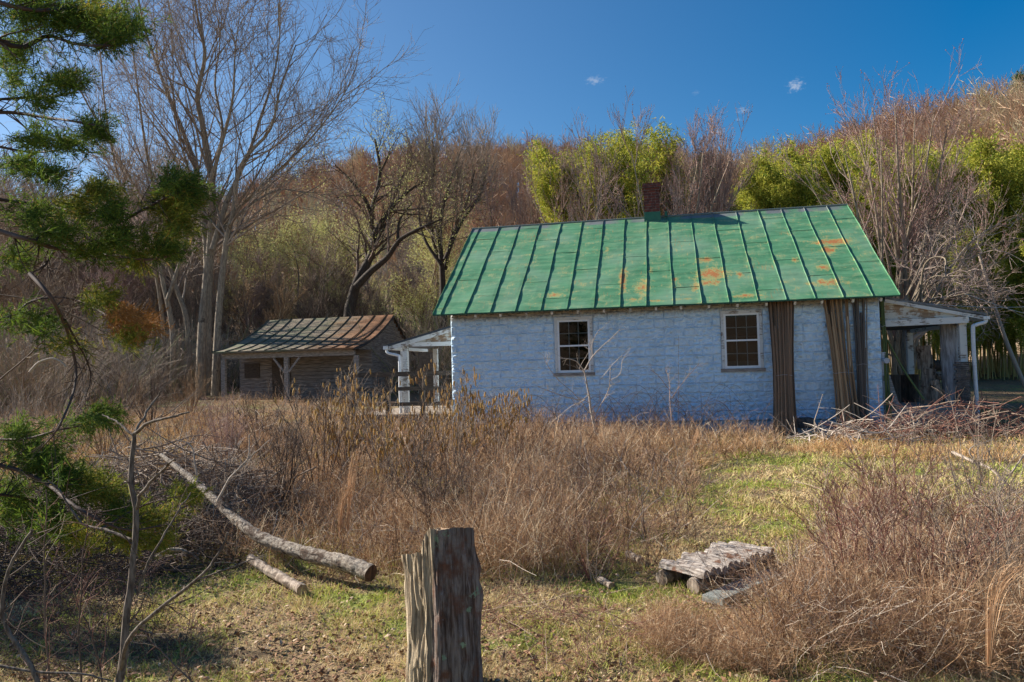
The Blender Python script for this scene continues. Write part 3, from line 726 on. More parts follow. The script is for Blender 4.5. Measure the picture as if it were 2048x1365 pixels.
# ------------------------------------------------------------------ logs and timbers stored on the right porch
def log(name, label, cat, pts, rad, mat=LOGB, k=14, n=18, group=None, cutmat=CUT, ends=True, rough=.06):
    """a log: bark tube > two cut faces"""
    pts = np.array(pts, float); base = pts[0].copy(); P = spline(pts-base, n)
    R = np.interp(np.linspace(0, 1, n), np.linspace(0, 1, len(rad)), rad)
    ac = Acc(); ac.tubes(P, R, k); V = ac.v[0].reshape(n, k, 3); C = P[:, None]
    th = np.arange(k)[None]*1.3; zz = np.arange(n)[:, None]
    s = 1+rough*2*(vnoise(th*1.1+base[0]*7, zz*.35+base[1]*3, 31)-.5)+rough*1.2*(vnoise(th*2.6, zz*1.1, 32)-.5)
    V = C+(V-C)*s[..., None]; ac.v[0] = V.reshape(-1, 3)
    root = ac.build(name, mat, smooth=True); root.location = tuple(base); tag(root, label, cat, group)
    if ends:
        for e in (0, n-1):
            c = Acc(); t = norm(P[1]-P[0]) if e == 0 else norm(P[-1]-P[-2]); sg = -1 if e == 0 else 1
            rim = V[e]+t*sg*.001; c.add(np.concatenate([rim, [rim.mean(0)+t*sg*.002]]), t=[(i, (i+1) % k, k) for i in range(k)]); c.build('cut_end', cutmat, root)
    return root
def hw(px, py, yl): return h2w(hl(px, py, yl))
def stand(px0, py0, px1, py1, yl, y2=None): return [hw(px0, py0, yl), (hw(px0, py0, yl)+hw(px1, py1, y2 if y2 is not None else yl))/2, hw(px1, py1, y2 if y2 is not None else yl)]
PALE_LOG = m_bark('peeled_grey_log', (.20, .19, .19), (.46, .46, .48), sc=(8, 8, 1.), bs=.9, c=(.05, .045, .045), csc=3, cth=.62)
log('porch_log', 'tall pale grey cracked log leaning upright inside the right porch', 'log', stand(1908, 812, 1897, 648, YP+.5), [.20, .19, .17], PALE_LOG)
log('porch_log', 'dark upright log round topmost in the middle of the right porch', 'log', stand(1851, 738, 1846, 692, YP+.8), [.15, .15, .14], LOGB)
log('porch_log', 'tall grey log round standing below the topmost log on the right porch', 'log', stand(1855, 812, 1857, 738, YP+.7), [.145, .14, .14], LOGB)
log('porch_log', 'slim short log tilted against the taller round on the right porch', 'log', stand(1877, 812, 1868, 760, YP+.4), [.10, .095, .09], LOGB)
log('porch_log', 'pale log lying crosswise beside the leaning grey log on the porch', 'log', [hw(1866, 752, YP+.8), hw(1880, 752, YP+.9), hw(1897, 754, YP+1.0)], [.09, .09, .09], LOGB)
log('porch_log', 'dark log lying above the pale crosswise log on the right porch', 'log', [hw(1862, 732, YP+1.1), hw(1878, 731, YP+1.2), hw(1896, 732, YP+1.3)], [.12, .12, .12], m_bark('black_log', (.03, .025, .02), (.08, .06, .05)))
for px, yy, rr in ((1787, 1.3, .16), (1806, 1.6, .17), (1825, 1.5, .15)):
    log('porch_log', 'dark log round in the heap at the back of the right porch', 'log', stand(px, 812, px-1, 740+rr*60, YP+yy), [rr, rr, rr*.95], m_bark('dark_log_bark', (.05, .04, .035), (.12, .09, .07)), group='dark log rounds at the back of the porch')  # plain dark brown bark for these rounds
ac = Acc()
sp_ = thing('slate_stack', 'tall stack of dark rough slabs wrapped around the front porch post', 'stack', hw(1924, 814, YP-.02), -YAW)
bz = h2w(hl(1924, 814, YP-.02))
for i in range(22):
    s_ = Acc(); a = random.uniform(-.15, .15); w1 = random.uniform(.12, .155); w2 = .12
    z0 = i*.042; c, s = math.cos(a), math.sin(a); ox = random.uniform(-.015, .015)
    v = [(ox+c*x-s*y, c*y+s*x-.08, z) for z in (z0, z0+.036) for x, y in ((-w1, -w2*.5), (w1*.9, -w2*.6), (w1, w2*.5), (-w1*.85, w2*.5))]
    s_.add(v, [(0, 3, 2, 1), (4, 5, 6, 7), (0, 1, 5, 4), (1, 2, 6, 5), (2, 3, 7, 6), (3, 0, 4, 7)]); s_.build('slab', STONE, sp_)
def stick(name, label, cat, pts, rad, mat, k=6, n=14, group=None):
    pts = np.array(pts, float); base = pts[0].copy(); ac = Acc(); P = spline(pts-base, n); R = np.interp(np.linspace(0, 1, n), np.linspace(0, 1, len(rad)), rad)
    ac.tubes(P, R, k, cap=True); o = ac.build(name, mat, smooth=True); o.location = tuple(base); return tag(o, label, cat, group)
stick('leaning_pole', 'slim green-grey pole leaning across the mouth of the right porch', 'pole', [hw(1848, 800, YP-.05), hw(1805, 736, YP), hw(1772, 676, YP+.05)], [.022, .02, .018], POLE_GR)
o_ = Acc(); bp = hw(1795, 815, YP-.15); q_ = hw(1775, 752, YP)
o_.bar((0, 0, 0), q_-bp, .10, .025); o_ = o_.build('leaning_board', GREY_WOOD); o_.location = tuple(bp); tag(o_, 'grey weathered board leaning beside the green poles at the house corner', 'board')
stick('leaning_pole', 'long thin bare pole leaning right of the porch in front of the bamboo', 'pole', [at(2062, 800, 19), at(2015, 690, 19.3), at(1985, 600, 19.6), at(1958, 510, 20)], [.055, .05, .04, .03], TWIG_GREY, n=20)
for i, (a, b, lb) in enumerate((((1790, 603), (2120, 612), 'upper thin service wire crossing above the right porch roof'), ((1930, 588), (2120, 640), 'lower sagging service wire above the right porch gutter'))):
    p0, p1 = at(*a, 15.3), at(*b, 19); stick('service_wire', lb, 'wire', [p0, (p0+p1)/2-np.array([0, 0, .08]), p1], [.006, .006, .006], WIRE, k=5, n=20)

# ------------------------------------------------------------------ the old shed behind
def shed():
    yaw = .215; ux = np.array([math.cos(yaw), -math.sin(yaw), 0]); uy = np.array([math.sin(yaw), math.cos(yaw), 0])
    O = at(445, 806, 29.5); O[2] = float(ground(O[0], O[1]))
    root = thing('old_shed', 'old weathered shed with rusty swept roof and open front posts left of the house', 'shed', O, -yaw)
    def sl_(px, py, yl):
        d = ray(px, py); o = np.array([0, 0, EYE])-O; t = (yl-o@uy)/(d@uy); q = o+d*t; return np.array([q@ux, yl, q[2]])
    xl = sl_(432, 705, 0)[0]; xr = sl_(713, 697, 0)[0]; ez = sl_(560, 701, 0)[2]; D = 3.9; rz = sl_(783, 630, D)[2]; 
    # roof: concave sweep at the front, straight at the back
    nt = 22; T = np.linspace(0, 1, nt)
    def prof(t):
        y = -.25+t*(D+.25); z = ez+(rz-ez)*(.42*t+.58*t**2.1)
        return y, z
    r = Acc(); X = np.linspace(xl, xr, 40)
    Tg, Xg = np.meshgrid(T, X, indexing='ij'); Y, Z = prof(Tg); Z = Z+.02*(vnoise(Xg*2, Tg*6, 41)-.5)
    idx = np.arange(Y.size).reshape(Y.shape); Q = np.stack([idx[:-1, :-1], idx[:-1, 1:], idx[1:, 1:], idx[1:, :-1]], -1).reshape(-1, 4)
    r.add(np.stack([Xg, Y, Z], -1).reshape(-1, 3), Q); r.add(np.stack([Xg, Y, Z-.05], -1).reshape(-1, 3), Q[:, ::-1])
    yb = D+2.6; zb = rz-1.65
    for h in (0, -.05): r.add([(xl, D, rz+h), (xr, D, rz+h), (xr, yb, zb+h), (xl, yb, zb+h)], [(0, 1, 2, 3)])
    for x in np.arange(xl+.02, xr, .56):       # standing seams
        Y1, Z1 = prof(T); P = np.stack([np.full(nt, x), Y1, Z1+.02], -1); r.tubes(P, np.full(nt, .022), 4)
    # drip edges
    y0_, z0_ = prof(0.); r.box(xl, xr, y0_-.01, y0_, z0_-.06, z0_+.01)
    m, k = newmat('shed_roof_tin'); v = oco(k)
    n1 = k.noise(k.mapping(v, (.7, 2.5, 2)), 1.2, 6, .65); n2 = k.noise(v, 5, 5, .65)
    sx = k.n('ShaderNodeSeparateXYZ', {0: v}).outputs[0]
    c = k.mix(n2, (.10, .075, .05), (.30, .235, .16))
    c = k.mix(k.math('MULTIPLY', k.ramp(n1, .44, .58), .85), c, (.10, .115, .06))
    ru = k.ramp(k.math('ADD', k.math('MULTIPLY', sx, .2), k.math('MULTIPLY', n1, 1.0)), 1.0, 1.6)
    c = k.mix(ru, c, k.mix(n2, (.18, .075, .03), (.32, .155, .07)))
    fin(k, c, .8, n2, .3, .02); r.build('roof', m, root)
    # walls set back under the sweep
    wb = 1.7; ww = sl_(480, 740, wb)[0]; we = xr-.12
    s = Acc()
    def siding(x0, x1, y0, y1, zt):
        z = -.1; i = 0
        while z < zt:
            zz = min(z+.145, zt); s.box(x0-(.012 if i % 2 else 0), x1+(.012 if i % 2 else 0), y0-(.012 if i % 2 else 0), y1+(.012 if i % 2 else 0), z, zz-.006); z += .15; i += 1
    siding(ww, we, wb, yb-.3, ez-.05)
    # gable triangle on both ends following the roof
    for x in (we-.05, ww):
        i = 0; z = ez-.05
        while z < rz-.12:
            # y range under the roof at height z
            tt = np.linspace(0, 1, 80); yy, zz = prof(tt); yf = np.interp(z+.16, zz, yy)+.05; yk = D+(rz-(z+.16))/(rz-zb)*(yb-D)-.05
            if yf < yk: s.box(x-.01*(i % 2), x+.06+.012*(i % 2), yf, yk, z, z+.142)
            z += .15; i += 1
    s.build('wall', m_wood('shed_siding', (.13, .11, .10), (.30, .27, .25), sc=(1, 1, 10)), root)
    b = Acc(); b.box(xl+.25, xr-.1, .0, .12, ez-.28, ez-.06); b.build('beam', GREY_WOOD, root)
    for px in (446, 572, 712):
        x = sl_(px, 750, 0)[0]; p = Acc(); p.box(x-.09, x+.09, .005, .115, -.2, ez-.285); p.build('post', GREY_WOOD, root)
        if px == 572:
            for sg in (-1, 1):
                q = Acc(); q.bar((x+sg*.09, .06, ez-.85), (x+sg*.55, .06, ez-.30), .08, .07); q.build('brace', GREY_WOOD, root)
    # rake boards
    Y1, Z1 = prof(T)
    rk = Acc(); rk.tubes(np.stack([np.full(nt, xr-.01), Y1, Z1-.07], -1), np.full(nt, .05), 4); rk.bar((xr-.01, D, rz-.07), (xr-.01, yb, zb-.07), .07, .07); rk.build('rake_board', DARK_WOOD, root)
    dr = Acc(); x = sl_(545, 760, wb)[0]; dr.box(x, x+.85, wb-.03, wb-.013, -.05, 1.75); dr.build('door', DARK_WOOD, root)
    wn_ = Acc(); x = sl_(505, 745, wb)[0]; wn_.box(x-.35, x+.35, wb-.035, wb-.014, .9, 1.5); wn_.build('window', DARK_WOOD, root)
shed()
# a grey board screen with braces seen through the left porch
def screen():
    p = at(853, 775, 24.); p[2] = float(ground(p[0], p[1]))
    root = thing('board_screen', 'dark grey upright board screen with diagonal braces seen through the left porch', 'screen', p, -.2)
    zt = at(853, 704, 24.)[2]-p[2]
    a = Acc()
    for i in range(4): a.box(-.24+i*.12, -.125+i*.12, 0, .025, .0, zt-.02*(i % 2))
    a.build('boards', DARK_WOOD, root)
    for x0, x1 in ((-.95, -.25), (.95, .3)):
        b = Acc(); b.bar((x0, .03, .05), (x1, .03, zt*.75), .06, .06); b.build('brace', DARK_WOOD, root)
    b = Acc(); b.box(1.0, 1.12, 0, .1, -.1, zt); b.build('post', DARK_WOOD, root)
screen()

# ------------------------------------------------------------------ foreground post
def fence_post():
    c = at(888, 1368, 4.5); base = np.array([c[0], c[1], float(ground(c[0], c[1]))])
    zt = at(900, 1052, 4.5)[2]-base[2]+.02; z2 = at(830, 1095, 4.45)[2]-base[2]
    poly = [(.215, .0), (.20, -.10), (.14, -.165), (.06, -.19), (-.02, -.185), (-.045, -.15), (-.10, -.10), (-.15, -.055), (-.215, .0), (-.215, .07), (-.15, .13), (-.05, .17), (.05, .18), (.15, .14)]
    P = np.array(poly); ang = np.arctan2(P[:, 1], P[:, 0]); rad = np.hypot(P[:, 0], P[:, 1]); o = np.argsort(ang); ang, rad = ang[o], rad[o]
    K, N = 220, 150; th = np.linspace(-PI, PI, K, endpoint=False)
    r0 = np.interp(th, np.concatenate([[ang[-1]-2*PI], ang, [ang[0]+2*PI]]), np.concatenate([[rad[-1]], rad, [rad[0]]]))
    t = np.linspace(0, 1, N)[:, None]; X0 = r0*np.cos(th); Y0 = r0*np.sin(th)
    top = np.where(X0 < -.105, z2, np.where(X0 < -.03, z2+(zt-z2)*np.clip((X0+.105)/.065, 0, 1)**.5, zt))
    top = top-.10*np.clip((Y0+.16)/.3, 0, 1)+.012*(vnoise(th*6, th*0, 51)-.5)-.03*(X0 < -.1)*((Y0 > .05))
    Z = t*(top+.15)-.15
    taper = 1.0+.06*(1-t)+.10*(1-t)**4
    d = .022*(vnoise(th[None]*13+Z*.7, Z*2.2, 52)-.5)+.016*(np.abs(vnoise(th[None]*26+Z, Z*5, 53)-.5)*2)+.012*(vnoise(th[None]*7, Z*8, 54)-.5)
    left = (X0 < -.05)[None]
    d = np.where(left, d*1.3-.03*(np.exp(-((Z-.45)/.12)**2)*np.exp(-((X0+.13)/.03)**2)[None]), d)
    lump = .035*np.exp(-((Z-.55)/.08)**2)*np.exp(-((th-.05)/.25)**2)[None]+.03*np.exp(-((Z-.72)/.06)**2)*np.exp(-((th+.1)/.2)**2)[None]
    Rr = (r0[None]*taper+d*.8+lump)*.93
    sh = -.01*t+.012*np.sin(t*3)
    V = np.stack([Rr*np.cos(th)+sh, Rr*np.sin(th)+0*t, Z], -1)
    idx = np.arange(N*K).reshape(N, K); nx = np.roll(idx, -1, 1)
    Q = np.stack([idx[:-1], nx[:-1], nx[1:], idx[1:]], -1).reshape(-1, 4)
    root = thing('wooden_post', 'thick old grey post of split tree trunk with green lichen in the foreground', 'post', base)
    ac = Acc(); ac.add(V.reshape(-1, 3), Q)
    m, k = newmat('post_bark'); v = oco(k)
    n1 = k.noise(k.mapping(v, (22, 22, 2.2)), 1.6, 7, .7, .5); n2 = k.noise(v, 9, 6, .65); n3 = k.noise(v, 60, 4, .6); n5 = k.noise(k.mapping(v, (30, 30, 3)), 3, 5, .7)
    bark = k.mix(k.ramp(n1, .36, .62), (.075, .042, .028), (.30, .24, .205)); bark = k.mix(k.ramp(n2, .48, .68), bark, (.17, .075, .045))
    wood = k.mix(k.ramp(n1, .33, .62), (.17, .12, .075), (.56, .45, .31)); wood = k.mix(k.ramp(n5, .6, .75), wood, (.07, .045, .035))
    sp = k.n('ShaderNodeSeparateXYZ', {0: v}); x, y, z = sp.outputs
    edge = k.math('ADD', k.math('ADD', x, k.math('MULTIPLY', z, -.05)), k.math('MULTIPLY', k.math('SUBTRACT', n2, .5), .05))
    c = k.mix(k.ramp(edge, -.075, -.06), wood, bark)
    li = None
    for lx, lz, lr in ((.0, zt-.06, .06), (.05, zt-.03, .035), (.13, .33, .035), (.02, .27, .03), (.2, .6, .05), (.0, .12, .03), (.12, .1, .03), (.17, .52, .03)):
        e = k.math('SQRT', k.math('ADD', k.math('POWER', k.math('SUBTRACT', x, lx), 2), k.math('POWER', k.math('SUBTRACT', z, lz), 2)))
        e = k.math('SUBTRACT', 1., k.math('DIVIDE', e, lr)); li = e if li is None else k.math('MAXIMUM', li, e)
    lm = k.math('MULTIPLY', k.ramp(k.math('ADD', k.math('MULTIPLY', li, .7), k.math('MULTIPLY', k.noise(v, 38, 6, .75), 2.6)), 1.72, 1.9), k.math('LESS_THAN', y, 0.))
    c = k.mix(lm, c, k.mix(n3, (.16, .25, .14), (.36, .44, .30)))
    c = k.mix(k.math('MULTIPLY', k.ramp(k.noise(v, 30, 4, .7), .66, .72), k.ramp(edge, -.07, .0)), c, (.30, .31, .33))
    fin(k, c, .9, k.math('ADD', n1, k.math('MULTIPLY', n3, .35)), .9, .02); ac.build('bark', m, root, smooth=True)
    # weathered end grain, recessed rings
    e = Acc(); rings = 7; pts = []
    for j in range(rings): f = 1-j/(rings-1)*.97; pts.append(np.stack([V[-1, :, 0]*f, V[-1, :, 1]*f, V[-1, :, 2]-.02*(j > 0)-.01*vnoise(th*4, th*0+j*3, 56)+(0 if f > .3 else -.01)], -1))
    W_ = np.stack(pts); ii = np.arange(rings*K).reshape(rings, K); n_ = np.roll(ii, -1, 1)
    e.add(W_.reshape(-1, 3), np.stack([ii[:-1], n_[:-1], n_[1:], ii[1:]], -1).reshape(-1, 4)); e.build('end_grain', CUT, root)
fence_post()

# ------------------------------------------------------------------ little bridge of half logs
def log_bridge():
    a0 = gh(1402, 1192); b0 = gh(1545, 1132)        # front corner of the right beam, far end
    ax = norm((b0-a0)*np.array([1, 1, 0])); L = np.linalg.norm((b0-a0)[:2]); rz = math.atan2(ax[1], ax[0])
    root = thing('log_footbridge', 'low weathered footbridge of short half logs on a beam in the grass', 'footbridge', a0, rz)
    wid = .46; h = .13
    for y in (.06, wid-.08):
        b = Acc(); n = 20; P = np.stack([np.linspace(-.02, L+.02, n), np.full(n, y), h*.5+.004*np.sin(np.arange(n))], -1)
        b.tubes(P, .062+.006*np.sin(np.arange(n)*1.7), 12, cap=True); b.build('beam', LOGB, root, smooth=True)
    pl = Acc(); pl.box(-.01, L+.02, -.035, -.02, h*.75, h*1.0); pl.build('edge_board', DARK_WOOD, root)
    N = 13; s = L/N
    for i in range(N):
        r_ = random.uniform(.044, .066); y0 = -.03-random.uniform(0, .015); y1 = wid+random.uniform(-.12, .06); xc = (i+.5)*s
        ends = 14; k = 9; th = np.linspace(0, PI, k); V = []
        for j in range(ends):
            f = j/(ends-1); y = y0+(y1-y0)*f; rr = r_*(1+.10*math.sin(f*6+i*2.3)+.05*math.sin(f*17+i))
            for t in th: V.append((xc+.004*math.sin(t*9+i+f*3)+rr*.80*math.cos(t)+.012*math.sin(f*4+i*2), y, h+.055+rr*1.1*math.sin(t)-.05+.01*math.sin(i*1.7+f*2)))
        idx = np.arange(ends*k).reshape(ends, k); Q = np.stack([idx[:-1, :-1], idx[1:, :-1], idx[1:, 1:], idx[:-1, 1:]], -1).reshape(-1, 4)
        q = Acc(); q.add(V, np.concatenate([Q, np.stack([idx[:-1, 0], idx[:-1, -1], idx[1:, -1], idx[1:, 0]], -1)]))
        for e in (0, ends-1): c = np.mean([V[m_] for m_ in idx[e]], 0); q.add([V[m_] for m_ in idx[e]]+[c], t=[(m_, m_+1, k) for m_ in range(k-1)]+[(k-1, 0, k)])
        q.build('half_log', HALFLOG, root, smooth=False)
    g = gh(1432, 1212); g2 = gh(1560, 1150); d = norm((g2-g)*np.array([1, 1, 0]))
    p = Acc(); p.box(-.05, .95, -.09, .09, .0, .05); o = p.build('plank', PLANK); o.location = tuple(g+np.array([.0, 0, .02])); o.rotation_euler = (0, 0, math.atan2(d[1], d[0])); tag(o, 'dark grey plank lying in the grass beside the half log footbridge', 'plank')
log_bridge()
def seg(p, d, L): return [p, p+np.array(d)*L*.5, p+np.array(d)*L]
g = gh(1282, 1134); log('cut_log', 'small sawn log with pale round end left of the footbridge', 'log', seg(g+np.array([0, 0, .05]), (-.25, .95, 0), .3), [.032, .032, .032], n=6)
g = gh(1224, 1182); log('cut_log', 'short sawn log end in green grass in front of the brown weeds', 'log', seg(g+np.array([0, 0, .03]), (-.3, .9, 0), .25), [.028, .028, .028], n=6)

# fallen trunk and its neighbour
pl_ = [at(742, 1147, 6.45), at(690, 1128, 6.6), at(600, 1104, 6.9), at(520, 1074, 7.15), at(470, 1037, 7.4), at(430, 1000, 7.6), at(380, 956, 7.9), at(322, 910, 8.3)]
log('fallen_trunk', 'long pale fallen tree trunk tapering away from its sawn end to the brush pile', 'fallen tree', pl_, [.074, .070, .064, .054, .046, .040, .032, .02], BIRCH, n=110, k=18, rough=.13, cutmat=m_bark('rotten_end', (.04, .02, .015), (.12, .06, .035)))
log('fallen_trunk', 'short fallen log lying low in front of the long pale trunk', 'fallen tree', [at(604, 1180, 6.35), at(570, 1160, 6.6), at(528, 1136, 6.9), at(500, 1116, 7.1)], [.046, .046, .042, .04], LOGB, n=50, rough=.15)

# ------------------------------------------------------------------ bare trees
def split_tree(name, label, cat, base, P0, R0, levels, bark, twig, group=None, k0=9, buds=0, bud_mat=None, extra=None):
    """P0/R0: list of main stems (world coords). levels: dicts for grow()."""
    base = np.array(base, float); root = thing(name, label, cat, base, 0, group)
    tr = Acc(); n = 26
    Ps = np.stack([spline(p, n) for p in P0])-base; Rs = np.stack([np.interp(np.linspace(0, 1, n), np.linspace(0, 1, len(r)), r) for r in R0])
    tr.tubes(Ps, Rs, k0); tr.build('trunk', bark, root, smooth=True)
    cr = Acc(); P, R = Ps, Rs
    allP = [(P, R)]
    for i, lv in enumerate(levels):
        lv = dict(lv); kk = lv.pop('k', 3 if i else 5); src = lv.pop('src', -1)
        P, R = allP[src]; P, R = grow(P, R, **lv); allP.append((P, R)); cr.tubes(P, R, kk)
    cr.build('crown', twig, root, smooth=True)
    if buds:
        P = allP[-1][0]; j = rng.integers(0, len(P), buds); f = rng.integers(1, P.shape[1], buds); p = P[j, f]+rng.normal(size=(buds, 3))*.01
        d = rng.normal(size=(buds, 3)); d = norm(d); s = .024
        bb = Acc(); Q = np.stack([p-d*s, p, p+d*s], 1); bb.tubes(Q, np.tile([[.003, .014, .003]], (buds, 1)), 4); bb.build('buds', bud_mat or BUD_RED, root)
    if extra: extra(root, allP, base)
    return root
def px_path(pts, Y, dy=None):
    dy = dy or [0]*len(pts); return [at(a, b, Y+e) for (a, b), e in zip(pts, dy)]

# big maple on the left, two clumps of stems
Y0 = 32.
stems = [([(400, 792), (405, 650), (415, 520), (402, 400), (390, 330), (360, 250), (325, 160), (290, 60), (270, -40)], .34, 0),
         ([(412, 792), (414, 600), (422, 480), (425, 380), (405, 250), (395, 190), (410, 110), (396, 40), (385, -40)], .36, .3),
         ([(425, 500), (452, 410), (478, 350), (500, 300), (520, 240), (548, 150), (560, 60), (556, -30)], .20, -.4),
         ([(440, 470), (470, 425), (520, 375), (600, 300), (660, 230), (712, 150)], .15, .8),
         ([(455, 452), (500, 410), (560, 380), (620, 386), (700, 380)], .10, -1),
         ([(430, 792), (438, 620), (452, 490), (465, 430), (482, 330), (540, 260), (560, 180), (592, 90)], .26, -.5),
         ([(418, 440), (430, 340), (445, 260), (430, 170), (440, 80), (430, 0)], .16, .5),
         ([(410, 400), (440, 300), (465, 200), (470, 110), (480, 20)], .15, -.8)]
def tilt(i, n): return [0]+[((-1)**i)*1.6*(j/(n-1))**1.5 for j in range(1, n)]
P0 = []; R0 = []
for i, (s, r, o) in enumerate(stems):
    P0.append(px_path(s, Y0+o, tilt(i, len(s)))); R0.append([r*.66*(1-.88*(j/(len(s)-1))**.8) for j in range(len(s))])
b = P0[0][0].copy(); b[2] = float(ground(b[0], b[1]))-.1; P0[0][0] = b
LV = [dict(N=150, L=5.6, t0=.22, ang=.62, trop=(0, 0, .35), n=9, rr=.42, rmin=.018, tl=.5, wob=.09),
      dict(N=1100, L=2.5, t0=.1, ang=.7, trop=(0, 0, .3), n=7, rr=.5, rmin=.010, wob=.12),
      dict(N=6500, L=1.05, t0=.1, ang=.7, trop=(0, 0, .25), n=5, rr=.55, rmin=.007, wob=.15)]
split_tree('maple_tree', 'huge bare multi-stemmed tree towering left of the shed', 'tree', b, P0, R0, LV, BARK_PALE, TWIG_GREY, buds=3800)
stems = [([(345, 792), (345, 660), (322, 540), (316, 420), (292, 300), (272, 150), (250, -20)], .24, 0),
         ([(378, 792), (375, 650), (350, 570), (312, 450), (245, 330), (165, 190), (120, 90)], .24, .4),
         ([(330, 792), (325, 640), (300, 500), (250, 400), (215, 250), (200, 100), (190, -40)], .18, .9),
         ([(335, 600), (372, 480), (380, 360), (350, 240), (345, 100), (335, -20)], .15, -.4)]
P0 = []; R0 = []
for i, (s, r, o) in enumerate(stems):
    P0.append(px_path(s, Y0+1+o, tilt(i+1, len(s)))); R0.append([r*.6*(1-.88*(j/(len(s)-1))**.8) for j in range(len(s))])
b = P0[0][0].copy(); b[2] = float(ground(b[0], b[1]))-.1
LV2 = [dict(LV[0], N=80), dict(LV[1], N=620), dict(LV[2], N=3600)]
split_tree('maple_tree', 'leaning bare clump of pale trunks just left of the huge tree', 'tree', b, P0, R0, LV2, BARK_PALE, TWIG_GREY, buds=1800)

# dark trunk in the centre with forked limbs and a pale green haze
Yc = 38.
stems = [([(698, 640), (704, 600), (716, 560), (738, 520), (748, 480), (742, 430), (760, 350), (750, 280)], .30, 0),
         ([(712, 575), (740, 545), (775, 515), (800, 480), (845, 455), (880, 440)], .20, -.5),
         ([(745, 475), (780, 420), (815, 385), (860, 355)], .16, .5), ([(746, 440), (730, 400), (700, 360), (670, 330)], .13, .8), ([(795, 490), (800, 440), (830, 400)], .09, 0)]
P0 = []; R0 = []
for i, (s, r, o) in enumerate(stems):
    P0.append(px_path(s, Yc+o, tilt(i, len(s)))); R0.append([r*(1-.8*(j/(len(s)-1))) for j in range(len(s))])
b = P0[0][0].copy(); b[2] = float(ground(b[0], b[1]))-.1; P0[0] = [b]+P0[0]; R0[0] = [.34]+R0[0]
def green_haze(n, drop, mat=WILLOW, s=.042):
    def f(root, allP, base):
        P = allP[-1][0]; j = rng.integers(0, len(P), n); q = rng.integers(0, P.shape[1], n)
        p = P[j, q]+rng.normal(size=(n, 3))*.08; p[:, 2] -= drop*rng.random(n); d = norm(rng.normal(size=(n, 3))+np.array([0, 0, -1.]))
        a = Acc(); a.ribbons(np.stack([p, p+d*s, p+d*2*s], 1), np.tile([[.006, .020, .004]], (n, 1))); a.build('young_leaves', mat, root)
    return f
LVc = [dict(N=50, L=4., t0=.3, ang=.7, trop=(0, 0, .3), n=8, rr=.45, rmin=.02), dict(N=300, L=2.2, ang=.7, trop=(0, 0, .15), n=6, rr=.5, rmin=.013), dict(N=1500, L=1.1, ang=.7, trop=(0, 0, -.1), n=5, rr=.5, rmin=.009)]
split_tree('dark_tree', 'dark forked tree with crooked limbs behind the shed', 'tree', b, P0, R0, LVc, BARK_DARK, TWIG_DARK, extra=green_haze(5200, .8))
stems = [([(885, 560), (880, 480), (885, 420), (905, 350), (930, 280)], .16, 0), ([(885, 540), (865, 470), (860, 400), (868, 330), (865, 280)], .14, .4),
         ([(890, 520), (920, 450), (960, 390), (975, 330)], .13, -.4), ([(890, 540), (905, 470), (935, 400), (950, 340)], .11, .9), ([(882, 530), (850, 480), (838, 430), (845, 370)], .1, -.8)]
P0 = []; R0 = []
for i, (s, r, o) in enumerate(stems):
    P0.append(px_path(s, 40+o, tilt(i, len(s)))); R0.append([r*(1-.8*(j/(len(s)-1))) for j in range(len(s))])
b = P0[0][0].copy(); b[2] = float(ground(b[0], b[1]))-.1; P0[0] = [b]+P0[0]; R0[0] = [.3]+R0[0]
split_tree('fan_tree', 'bare fan-shaped tree rising left of the green roof above the skyline', 'tree', b, P0, R0, [dict(LVc[0], trop=(0, 0, .6), ang=.45), dict(LVc[1], trop=(0, 0, .5), N=420, ang=.5), dict(LVc[2], trop=(0, 0, .4), N=2400, ang=.5)], BARK_DARK, TWIG_GREY)

# big bushy tree behind the right porch: many pale stems fanning out
Yr = 22.
tops = [(1660, 270), (1705, 235), (1745, 215), (1790, 205), (1830, 215), (1870, 215), (1895, 250), (1690, 310), (1640, 310), (1920, 300), (1950, 370), (1850, 280), (1760, 270), (1610, 350), (1990, 440), (1980, 510), (1720, 260), (1810, 240)]
P0 = []; R0 = []
for i, (tx, ty) in enumerate(tops):
    bx = 1795+random.uniform(-28, 28); by = 735; mx = bx+(tx-bx)*.35+random.uniform(-6, 6); my = by+(ty-by)*.42
    m2x = bx+(tx-bx)*.68+random.uniform(-6, 6); m2y = by+(ty-by)*.72; dy = random.uniform(-1.6, 1.6)
    P0.append([at(bx, by, Yr), at(mx, my, Yr+dy*.4), at(m2x, m2y, Yr+dy*.8), at(tx, ty, Yr+dy)]); r = random.uniform(.045, .085); R0.append([r, r*.7, r*.4, .012])
b = at(1795, 740, Yr); b[2] = float(ground(b[0], b[1]))-.05
for q in P0: q[0][2] = b[2]
split_tree('bushy_tree', 'bushy bare tree with many pinkish upright stems behind the right porch', 'tree', b, P0, R0,
           [dict(N=110, L=2.3, t0=.12, t1=.95, ang=.45, trop=(0, 0, .5), n=8, rr=.5, rmin=.010, wob=.1), dict(N=800, L=1.2, ang=.5, trop=(0, 0, .45), n=6, rr=.55, rmin=.006), dict(N=3200, L=.5, ang=.5, trop=(0, 0, .4), n=4, rr=.6, rmin=.005)],
           BARK_PALE, TWIG_RED, buds=2600)
